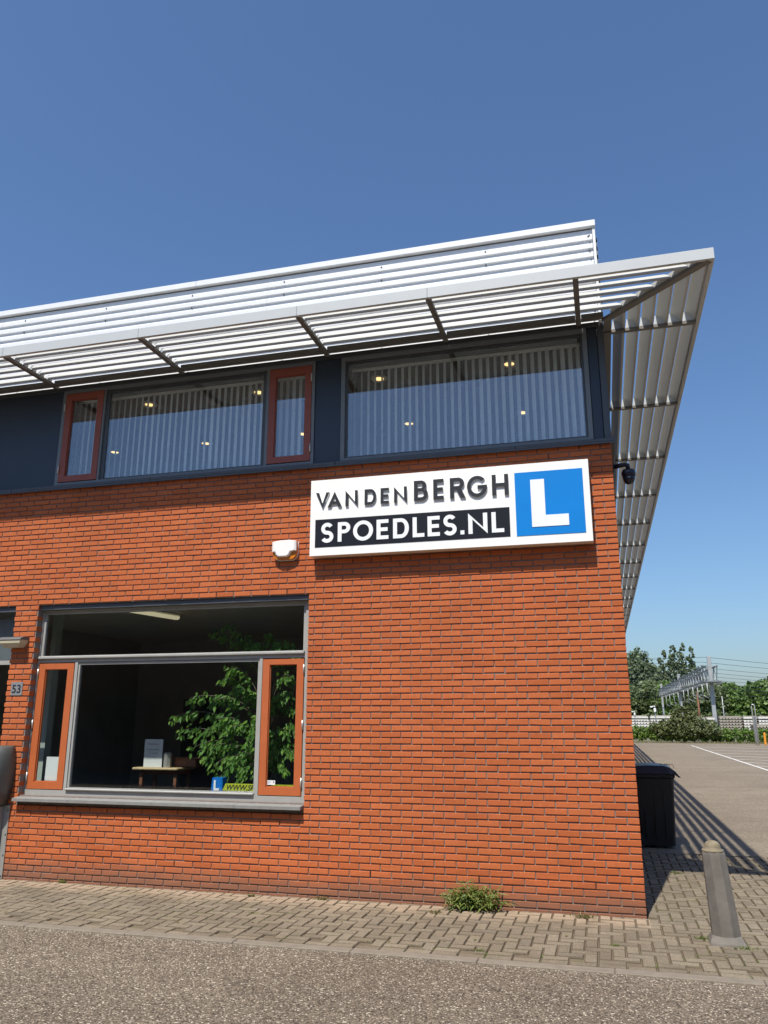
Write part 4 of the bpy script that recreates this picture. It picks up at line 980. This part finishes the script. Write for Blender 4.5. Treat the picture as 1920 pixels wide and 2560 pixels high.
# ficus behind the window
fi = thing('ficus_plant', 'tall leafy green ficus tree inside the right part of the ground window', 'plant', (-4.1, .62, 0))
MB().lathe((-4.1, .72, .02), [(.13, 0), (.17, .30), (.18, .34), (.16, .34)], 20).build('pot', MAT['pot'], fi)
mb = MB(); mb.tube([(-4.1, .72, .3), (-4.08, .70, .9), (-4.12, .66, 1.5), (-4.05, .62, 2.2)], [.025, .022, .018, .012], 8)
random.seed(12)
tips = [(-5.22, .45, 1.78), (-5.05, .50, 2.00), (-5.16, .5, 1.62), (-4.95, .45, 1.42), (-4.80, .4, 1.60), (-4.72, .45, 1.95), (-4.62, .5, 2.22), (-4.5, .42, 2.33), (-4.42, .38, 2.10), (-4.85, .55, 1.30),
        (-4.62, .38, 1.24), (-4.55, .36, 1.10), (-4.38, .34, 1.30), (-4.30, .34, 1.12), (-4.2, .36, 1.45), (-4.15, .36, 1.75), (-4.24, .4, 2.05), (-4.30, .55, 2.55), (-4.45, .60, 2.72), (-4.15, .42, 2.62),
        (-4.0, .40, 2.74), (-3.88, .40, 2.62), (-3.72, .38, 2.62), (-3.62, .38, 2.50), (-3.68, .35, 2.2), (-3.82, .36, 2.0), (-3.60, .35, 1.85), (-3.72, .34, 1.62), (-3.85, .34, 1.42), (-3.62, .33, 1.35),
        (-3.74, .33, 1.20), (-3.90, .33, 1.30), (-4.0, .34, 1.6), (-3.93, .36, 1.9), (-4.66, .6, 2.86), (-4.85, .62, 2.80), (-4.05, .36, 1.20), (-4.48, .36, 1.62), (-4.6, .4, 1.75), (-4.75, .42, 1.42), (-3.55, .35, 1.6), (-3.66, .34, 2.0)]
brs = []
for tp in tips:
    tp = Vector(tp); zb_ = max(1.0, min(2.2, tp.z * .62 + random.uniform(.2, .5))); b0 = Vector((-4.08, .68, zb_)); ap = b0.lerp(tp, .55) + Vector((0, 0, .30 + .12 * random.random()))
    if ap.z > 3.0: ap.z = 3.0
    ps_ = []
    for k in range(9):
        t = k / 8; ps_.append(b0 * (1 - t) ** 2 + ap * 2 * t * (1 - t) + tp * t * t)
    brs.append(ps_); mb.tube(ps_, [.007 - .0055 * k / 8 for k in range(9)], 5)
mb.build('trunk', MAT['stem'], fi)
def leaf_geo(l, w_):
    return [(0, 0, 0), (w_ / 2, l * .42, 0), (0, l, -l * .06), (-w_ / 2, l * .42, 0), (0, l * .45, -w_ * .22), (w_ * .36, l * .15, 0), (-w_ * .36, l * .15, 0)], [(0, 5, 4), (5, 1, 4), (1, 2, 4), (0, 4, 6), (6, 4, 3), (3, 4, 2)]
lv = [MB().add(*leaf_geo(l, l * .46)).mesh('leaf', MAT['ficus']) for l in (.060, .070, .080, .088)]
places = []
for ps_ in brs:
    for k in range(62):
        t = random.uniform(.28, 1.0) ** .8; i = min(int(t * 8), 7); f_ = t * 8 - i; p = ps_[i].lerp(ps_[i + 1], f_); d = (ps_[i + 1] - ps_[i]).normalized()
        p = p + Vector((random.gauss(0, .035), random.gauss(0, .03), random.gauss(-.02, .03)))
        g = Vector((random.gauss(0, .55), random.gauss(-.25, .5), -1.0 + random.gauss(0, .35))) + d * .6
        places.append((p, g.normalized()))
random.shuffle(places); places.sort(key=lambda q: q[0].y + random.uniform(0, .12))
lm = MB()
for n, (p, g) in enumerate(places):
    if p.y < .20: p.y = .20 + random.random() * .05
    up = Vector((random.gauss(0, .5), -1 + random.gauss(0, .4), random.gauss(.3, .4))).normalized(); x = g.cross(up).normalized(); zc2 = x.cross(g)
    Mx = Matrix(((x.x, g.x, zc2.x, p.x), (x.y, g.y, zc2.y, p.y), (x.z, g.z, zc2.z, p.z), (0, 0, 0, 1)))
    if n < 300:
        o = obj('leaf', random.choice(lv), fi); o.matrix_local = Matrix.Translation(-fi.location) @ Mx
    else:
        l = random.uniform(.055, .088); V, Fc = leaf_geo(l, l * .46); lm.add([tuple(Mx @ Vector(v)) for v in V], Fc, random.random())
lm.build('foliage', MAT['ficus'], fi, kind='stuff')

# vertical blinds and ceiling spots upstairs
def blinds(x0, x1, deg, label):
    t = thing('vertical_blind', label, 'blind', ((x0 + x1) / 2, .22, 4.70), 'vertical blinds upstairs')
    MB().box(x0 - .03, x1 + .03, .205, .245, 5.865, 5.889).build('head_track', MAT['plastic_white'], t)
    a = math.radians(deg); dx, dy = -math.sin(a) * .0445, math.cos(a) * .0445; mb = MB(); n_ = 5; V = []
    for k in range(n_ + 1):
        u_ = -1 + 2 * k / n_; c = .006 * (1 - u_ * u_)
        V += [(dx * u_ + dy * c / .0445, dy * u_ - dx * c / .0445, 0), (dx * u_ + dy * c / .0445, dy * u_ - dx * c / .0445, 1.15)]
    mb.add(V, [(2 * k, 2 * k + 2, 2 * k + 3, 2 * k + 1) for k in range(n_)]); me = mb.mesh('blind_slat', MAT['blind'])
    x = x0
    while x < x1:
        o = obj('blind_slat', me, t, loc=(x, .225 + 0 * x, 4.712)); o.rotation_euler = (0, 0, random.gauss(0, .035)); x += .0852
random.seed(8)
blinds(-6.78, -3.42, 48, 'pale vertical blind behind the upper window with the red side sashes')
blinds(-2.92, -0.27, 32, 'pale vertical blind behind the wide upper corner window')
SPX = (-1.08, -2.70, -4.33, -5.93, -7.53)
nmx = ('nearest the corner', 'second from the corner', 'third from the corner', 'fourth from the corner', 'farthest from the corner')
for j, y in enumerate((.52, 2.13)):
    for i, x in enumerate(SPX):
        t = thing('ceiling_spotlight', 'lit round ceiling spotlight upstairs, %s row, %s' % (('window', 'inner')[j], nmx[i]), 'ceiling light', (x, y, 5.85), 'recessed ceiling spotlights')
        MB().lathe((x, y, 5.868), [(.062, .020), (.066, .004), (.098, 0), (.104, .006), (.104, .020)], 20).build('rim', MAT['spot_ring'], t)
        MB().lathe((x, y, 5.870), [(.002, .006), (.055, .006), (.058, .014)], 16).build('bulb', MAT['spot'], t)

# ------------------------------------------------------------------ far vegetation
def crown(mb, blobs, n, size, flat=.6):
    tot = sum(b[1][0] * b[1][2] for b in blobs)
    for (c, r, ) in blobs:
        m_ = max(20, int(n * r[0] * r[2] / tot)); subs = []
        for k in range(max(14, m_ // 16)):
            th, ph = random.uniform(0, 2 * math.pi), math.acos(random.uniform(-.55, 1)); q = random.uniform(.62, 1.0)
            subs.append((Vector((c[0] + r[0] * q * math.sin(ph) * math.cos(th), c[1] + r[1] * q * math.sin(ph) * math.sin(th), c[2] + r[2] * q * math.cos(ph))), random.uniform(.16, .36) * min(r[0], r[2]) + .02, random.random()))
        for k in range(m_):
            s_, rad, rv = random.choice(subs); d = Vector((random.gauss(0, 1), random.gauss(-.3, 1), random.gauss(.35, 1))).normalized(); p = s_ + d * rad * random.uniform(.5, 1.05)
            nn = (d + Vector((random.gauss(0, .6), random.gauss(0, .6), random.gauss(0, .6)))).normalized(); a = nn.orthogonal().normalized(); a = (Matrix.Rotation(random.uniform(0, 6.28), 3, nn) @ a); b = nn.cross(a)
            l = size * random.uniform(.6, 1.4); w_ = l * random.uniform(.4, .8)
            mb.add([p - a * l * .5, p + b * w_ * .5, p + a * l * .5, p - b * w_ * .5], [(0, 1, 2, 3)], min(1, max(0, rv * .6 + random.random() * .4)))
def tree(x, y, top, rx, kind, label, sd, plume=False, n=1700, z0=None):
    random.seed(sd); t = thing('tree', label, 'tree', (x, y, 0), 'trees beyond the railway')
    mb = MB(); blobs = []
    if plume:
        for k in range(7):
            q = k / 6; blobs.append(((x + .9 * q * q + random.gauss(0, .25), y, top * (.30 + .64 * q)), (rx * (1.25 - .90 * q), rx, top * .13)))
    else:
        blobs.append(((x, y, top * .58), (rx, rx, top * .40)))
        for k in range(7): 
            a = random.uniform(0, 6.28); blobs.append(((x + rx * .6 * math.cos(a), y + rx * .5 * math.sin(a), top * random.uniform(.42, .84)), (rx * random.uniform(.30, .5),) * 2 + (top * random.uniform(.10, .16),)))
        blobs.append(((x, y, top * .25), (rx * .9, rx, top * .22)))
    crown(mb, blobs, n, .72 if not plume else .55); mb.build('crown', MAT[kind], t)
    mb = MB(); mb.tube([(x, y, -.1), (x + .1, y, top * .4), (x, y, top * .75)], [.35, .25, .08], 7)
    for k in range(4):
        a = random.uniform(0, 6.28); mb.tube([(x, y, top * (.3 + .1 * k)), (x + rx * .5 * math.cos(a), y + rx * .5 * math.sin(a), top * (.45 + .1 * k))], [.12, .04], 5)
    mb.build('trunk', MAT['bark'], t)
T_ = [(3.5, 192, 15.6, 3.6, 'tree_b', 'tall grey green tree half hidden by the brick corner', 0), (8.0, 190, 18.2, 3.2, 'tree_b', 'tallest rounded grey green tree right of the brick corner', 0),
      (11.0, 188, 14.2, 2.4, 'tree_b', 'lower shoulder tree beside the tallest rounded tree', 0), (12.9, 191, 16.4, 1.4, 'tree_b', 'thin leaning poplar with a wispy top, leftmost of the poplars', 1),
      (15.0, 190, 17.4, 2.0, 'tree_b', 'tall feathery poplar in the middle of the group', 1), (16.9, 190, 17.9, 1.7, 'tree_b', 'highest feathery poplar with a bent tip', 1),
      (19.0, 190, 16.9, 1.9, 'tree_b', 'poplar with curved crown just left of the gantry top', 1), (20.6, 191, 13.0, 1.2, 'tree_b', 'short poplar at the right end of the poplar row', 1),
      (5.0, 178, 8.8, 3.4, 'tree_a', 'low dark tree at the foot of the tall left trees', 0), (9.5, 177, 9.8, 3.0, 'tree_a', 'olive tree below the rounded tall tree', 0),
      (12.8, 176, 9.8, 2.3, 'tree_c', 'bright green tree behind the far end of the gantry', 0), (16.0, 178, 9.6, 2.8, 'tree_a', 'olive tree behind the middle gantry mast', 0),
      (19.6, 178, 9.4, 2.8, 'tree_a', 'dark tree behind the middle of the gantry', 0), (23.0, 180, 9.0, 2.8, 'tree_a', 'olive tree left of the front gantry mast', 0),
      (26.0, 181, 9.3, 2.6, 'tree_c', 'light green tree right of the front gantry mast', 0), (28.6, 178, 8.4, 2.3, 'tree_c', 'yellow green tree beside the round dark trees', 0),
      (31.4, 176, 9.9, 2.9, 'tree_c', 'rounded green tree at the left of the dense right group', 0), (35.2, 177, 10.7, 3.4, 'tree_a', 'broad dark green tree in the dense right group', 0),
      (39.5, 178, 11.5, 3.6, 'tree_a', 'broad tree at the right edge of the view', 0), (44.5, 180, 12.0, 3.8, 'tree_a', 'tree beyond the right edge', 0), (0.0, 190, 14, 3.8, 'tree_a', 'tree hidden behind the building', 0)]
for n, (x, y, tp, rx, kd, lb, pl) in enumerate(T_): tree(x, y, tp, rx, kd, lb, 200 + n, bool(pl), 6500 if not pl else 5000)
def shrub(name, label, cat, blobs, n, size, mat, sd, base):
    random.seed(sd); t = thing(name, label, cat, base)
    mb = MB(); crown(mb, blobs, n, size); mb.build('foliage', MAT[mat], t)
    mb = MB()
    for k in range(9):
        b = random.choice(blobs)[0]; mb.tube([(b[0] + random.gauss(0, .1), b[1], -.05), (b[0] + random.gauss(0, .3), b[1], b[2])], [.02, .008], 5)
    mb.build('stem', MAT['bark'], t)
shrub('hedge', 'bright green clipped hedge along the parking lot beside the brick corner', 'hedge', [((x, 57.3, .56), (.62, .55, .68)) for x in (.9, 1.6, 2.3, 3.0, 3.7)], 4200, .16, 'hedge', 41, (2.3, 57.3, 0))
shrub('hedge', 'lower hedge half hidden behind the dark bush', 'hedge', [((x, 57.2, .46), (.6, .5, .62)) for x in (4.4, 5.1, 5.8, 6.5)], 3200, .16, 'hedge', 42, (5.4, 57.2, 0))
shrub('bush', 'big dark olive bush rising in the middle of the hedge row', 'bush', [((5.5, 56.9, 1.0), (1.7, .8, 1.05)), ((4.4, 57.0, .9), (1.2, .8, .8)), ((5.4, 56.9, 1.9), (1.0, .5, .75)), ((5.95, 56.9, 2.25), (.38, .3, .6)), ((5.0, 56.9, 2.1), (.3, .3, .45)), ((6.9, 57.0, .9), (1.1, .8, .75)), ((3.4, 57.1, .8), (.8, .6, .6))], 8500, .18, 'bush', 43, (5.4, 56.9, 0))
shrub('bramble', 'pale green bramble thicket right of the dark bush', 'bush', [((x, 57.6, .42), (.75, .6, .62)) for x in (7.3, 8.1, 8.9)], 3200, .17, 'tree_c', 44, (8.1, 57.6, 0))
shrub('bramble', 'bramble thicket around the foot of the steel hoop', 'bush', [((x, 57.4, .36), (.75, .6, .62)) for x in (9.8, 10.6, 11.4, 12.2, 13.0)], 4200, .17, 'hedge', 45, (11.2, 57.4, 0))
mb = MB(); random.seed(50)
for k in range(2600):
    x = random.uniform(1, 16); y = random.uniform(55.9, 56.8); blade(mb, (x, y, 0), (random.gauss(0, .4), random.gauss(0, .3), 1), random.uniform(.06, .24), .02, .5, random.random())
mb.build('verge_grass', MAT['dry'], None, kind='stuff', label='dry grass along the far edge of the parking lot', cat='grass')

# ------------------------------------------------------------------ street and railway furniture far away
hp = thing('steel_hoop', 'tall narrow steel hoop standing at the right edge of the parking lot', 'barrier', (9.56, 52, 0))
MB().tube([(9.46, 52, 0), (9.445, 52, 2.55), (9.47, 52, 2.66), (9.53, 52, 2.70), (9.60, 52, 2.68), (9.64, 52, 2.58), (9.66, 52, 0)], .032, 10).build('tube', MAT['zinc'], hp)
MB().box(9.49, 9.62, 51.99, 52.01, .2, 1.9).build('infill_plate', MAT['galv_dark'], hp)
om = thing('marker_post', 'orange marker post in the brambles at the right edge', 'post', (10.15, 52.5, 0))
MB().bbox(10.08, 10.22, 52.45, 52.55, 0, .82, .03).build('post', MAT['orange'], om)
def cctv(x, y, z, s_, label):
    t = thing('camera_pole', label, 'camera pole', (x, y, 0))
    MB().tube([(x, y, 0), (x, y, z)], .045 * s_, 8).build('pole', MAT['galv_dark'], t)
    loft(MB(), [rr(x - .10 * s_, x + .07 * s_, y - .12, y + .05, z - .50 * s_, .03), rr(x - .11 * s_, x + .08 * s_, y - .13, y + .06, z - .40 * s_, .03), rr(x - .11 * s_, x + .08 * s_, y - .13, y + .06, z - .18 * s_, .03)]).build('control_box', MAT['plastic_white'], t)
    mb = MB(); mb.prism([(x + .03 * s_, z + .02), (x - .36 * s_, z - .03 * s_), (x - .38 * s_, z - .12 * s_), (x - .22 * s_, z - .13 * s_), (x - .12 * s_, z - .05 * s_), (x + .03 * s_, z - .07 * s_)], lambda p, q, t_: (p, t_, q), y - .07 * s_, y + .07 * s_); mb.build('camera', MAT['plastic_white'], t)
cctv(3.72, 62, 2.76, 1.0, 'white camera with round box on a thin pole above the hedge')
cctv(2.17, 64, 2.36, .7, 'smaller white camera on a pole close to the brick corner')
# sleeper stacks
def stack(x0, x1, y, zt, nl, light, label, sd):
    random.seed(sd); t = thing('sleeper_stack', label, 'stack', ((x0 + x1) / 2, y, 0), 'stacks of concrete sleepers')
    h = .20
    for k in range(nl):
        z1 = zt - k * (h + .05); mb = MB(); ends = (k > 0 or not light)
        if not ends: mb.bbox(x0, x1, y - .3, y + 1.2, z1 - h + .03, z1, .02)
        else:
            mb.box(x0, x1, y - .22, y + 1.2, z1 - .07, z1)
            x = x0
            while x < x1 - .12:
                mb.prism([(x, z1 - .071), (x + .24, z1 - .071), (x + .20, z1 - h), (x + .04, z1 - h)], lambda p, q, t_: (p, t_, q), y - .27, y + 1.2); x += .275
        mb.build('sleeper_layer', MAT['sleeper'] if light else MAT['sleeper_dark'], t)
        MB().box(x0 + .02, x1 - .02, y, y + 1.1, z1 - h - .045, z1 - h - .002).build('spacer_batten', MAT['wood_dark'], t)
    MB().bbox(x0 + .05, x1 - .1, y - .2, y + 1.1, zt + .004, zt + .10, .02).build('sleeper_layer', MAT['sleeper_dark'], t)
stack(1.9, 3.75, 75, 1.93, 5, True, 'bright stack of sleepers left of the camera pole', 1)
stack(3.95, 6.2, 75, 1.93, 5, True, 'bright stack of sleepers ending behind the dark bush', 2)
stack(7.4, 9.9, 76, 1.80, 5, True, 'low stack of sleepers just left of the front gantry mast', 3)
stack(10.2, 12.2, 75, 1.88, 5, False, 'grey stack of sleepers right of the front gantry mast', 4)
stack(12.3, 13.45, 75, 1.88, 5, True, 'narrow bright stack of sleepers left of the steel hoop', 5)
stack(13.6, 15.0, 75, 1.88, 5, True, 'bright stack of sleepers behind the steel hoop', 6)
stack(15.15, 17.5, 75, 1.90, 6, True, 'bright stack of sleepers at the right edge', 7)
stack(12.6, 17.0, 72, 1.15, 3, False, 'low weathered stack in front at the right', 8)
# gantry
ga = thing('catenary_gantry', 'long grey lattice gantry on three masts spanning the railway', 'gantry', (10.7, 120, 0))
gx = lambda y: 10.42 + (y - 80) * .0082
for y, zt in ((80, 7.95), (120, 8.2), (165, 8.55)): MB().bbox(gx(y) - .19, gx(y) + .19, y - .17, y + .17, -.05, zt, .02).build('mast', MAT['galv'], ga)
def zb_(y): return 5.42 + (y - 80) * .0068
def zt_(y): return 6.90 + (y - 80) * .0058
for (dx, top) in ((-.50, 0), (.55, 0), (-.50, 1), (.55, 1)):
    z_ = zt_ if top else zb_; mb = MB(); ya, yb = 78.6, 167
    mb.add([(gx(y) + dx + sx_ * .07, y, z_(y) + sz_ * .07) for y in (ya, yb) for sx_, sz_ in ((-1, -1), (1, -1), (1, 1), (-1, 1))], [(0, 1, 2, 3), (7, 6, 5, 4), (0, 4, 5, 1), (1, 5, 6, 2), (2, 6, 7, 3), (3, 7, 4, 0)]); mb.build('chord', MAT['galv_dark'], ga)
mb = MB()
for dx in (-.50, .55):
    y = 78.7; k = 0
    while y < 166:
        y2 = y + 1.5; a = (zb_(y) if k % 2 else zt_(y)); b = (zt_(y2) if k % 2 else zb_(y2)); mb.tube([(gx(y) + dx, y, a), (gx(y2) + dx, y2, b)], .055, 4, smooth=False); y = y2; k += 1
y = 78.7; k = 0
while y < 166:
    for z_ in (zb_, zt_): mb.tube([(gx(y) - .5, y, z_(y)), (gx(y) + .55, y + (1.5 if k % 2 else 0), z_(y))], .05, 4, smooth=False)
    y += 3.0; k += 1
mb.build('bracing', MAT['galv'], ga)
mb = MB(); mb.box(gx(80) - .85, gx(80) + .85, 78.5, 81.2, 5.30, 5.42); mb.box(gx(120) - .8, gx(120) + .8, 119, 121, 5.60, 5.70); mb.build('seat_plate', MAT['galv_dark'], ga)
for k, y in enumerate((84, 89, 94.5, 100, 107, 114, 124, 133, 143, 153)):
    mb = MB(); mb.tube([(gx(y), y, zb_(y)), (gx(y) + .05, y, 3.9)], .06, 6); mb.tube([(gx(y) + .05, y, 4.3), (gx(y) + .9, y + .3, 3.75)], .04, 5); mb.build('drop_arm', MAT['galv'], ga)
    MB().lathe((gx(y) - .3, y, zt_(y) + .05), [(.06, 0), (.10, .12), (.16, .25), (.16, .32), (.05, .36)], 8).build('insulator', MAT['galv_dark'], ga)
dp = thing('brown_pole', 'rusty brown pole standing behind the gantry between the masts', 'pole', (11.05, 100, 0))
MB().tube([(11.05, 100, 0), (11.1, 100, 5.0)], [.13, .10], 8).build('pole', MAT['rust'], dp)
MB().box(10.6, 11.6, 99.95, 100.05, 4.55, 4.63).build('cross_arm', MAT['galv'], dp)
gp = thing('grey_pole', 'thin grey pole right of the front gantry mast', 'pole', (12.63, 90, 0))
MB().tube([(12.64, 90, 0), (12.60, 90, 4.2)], [.07, .05], 8).build('pole', MAT['galv'], gp)
for k, (yk, zk_) in enumerate(((82, 8.0), (86, 7.75), (90.5, 7.45), (95, 7.25), (100, 7.1), (105, 6.95), (112, 6.8), (119, 6.55), (84, 5.1), (90, 5.0), (97, 4.9), (106, 4.8))):
    pts_ = []
    for i in range(-8, 9):
        t_ = i / 8; s_ = t_ * 46; pts_.append((gx(yk) + s_ * .80, yk + s_ * .60, zk_ - .9 * math.sin(abs(t_) * math.pi) * .9))
    mb = MB(); mb.tube(pts_, .024, 4)
    o = mb.build('overhead_wire', MAT['wire'], None, label='thin dark overhead wire running from the gantry along the tracks', cat='wire', group='overhead railway wires'); recenter(o)
fb_ = thing('far_building', 'flat roofed pale grey building showing above the trees behind the gantry mast', 'building', (27, 205, 0))
MB().box(23.5, 28.2, 203, 212, 0, 9.9).build('wall', MAT['sleeper_dark'], fb_); MB().box(23.3, 28.9, 202.6, 212.4, 9.9, 10.35).build('roof', MAT['galv_dark'], fb_)
# unseen block added behind the viewer so the lower panes mirror something dark
ob = thing('unseen_mirror_block', 'unseen long brown block added behind the viewer for the lower panes to mirror', 'building', (0, -24, 0))
MB().box(-60, 60, -32, -16, 0, 7.6).build('wall', MAT['mirror_block'], ob)
wm = MB().box(-1.2, 1.2, -15.99, -15.95, 0, 1.5).mesh('window', MAT['dark_glass'])
for i in range(-14, 15):
    for z in (1.0, 4.6): obj('window', wm, ob, loc=(i * 4.0, 0, z))
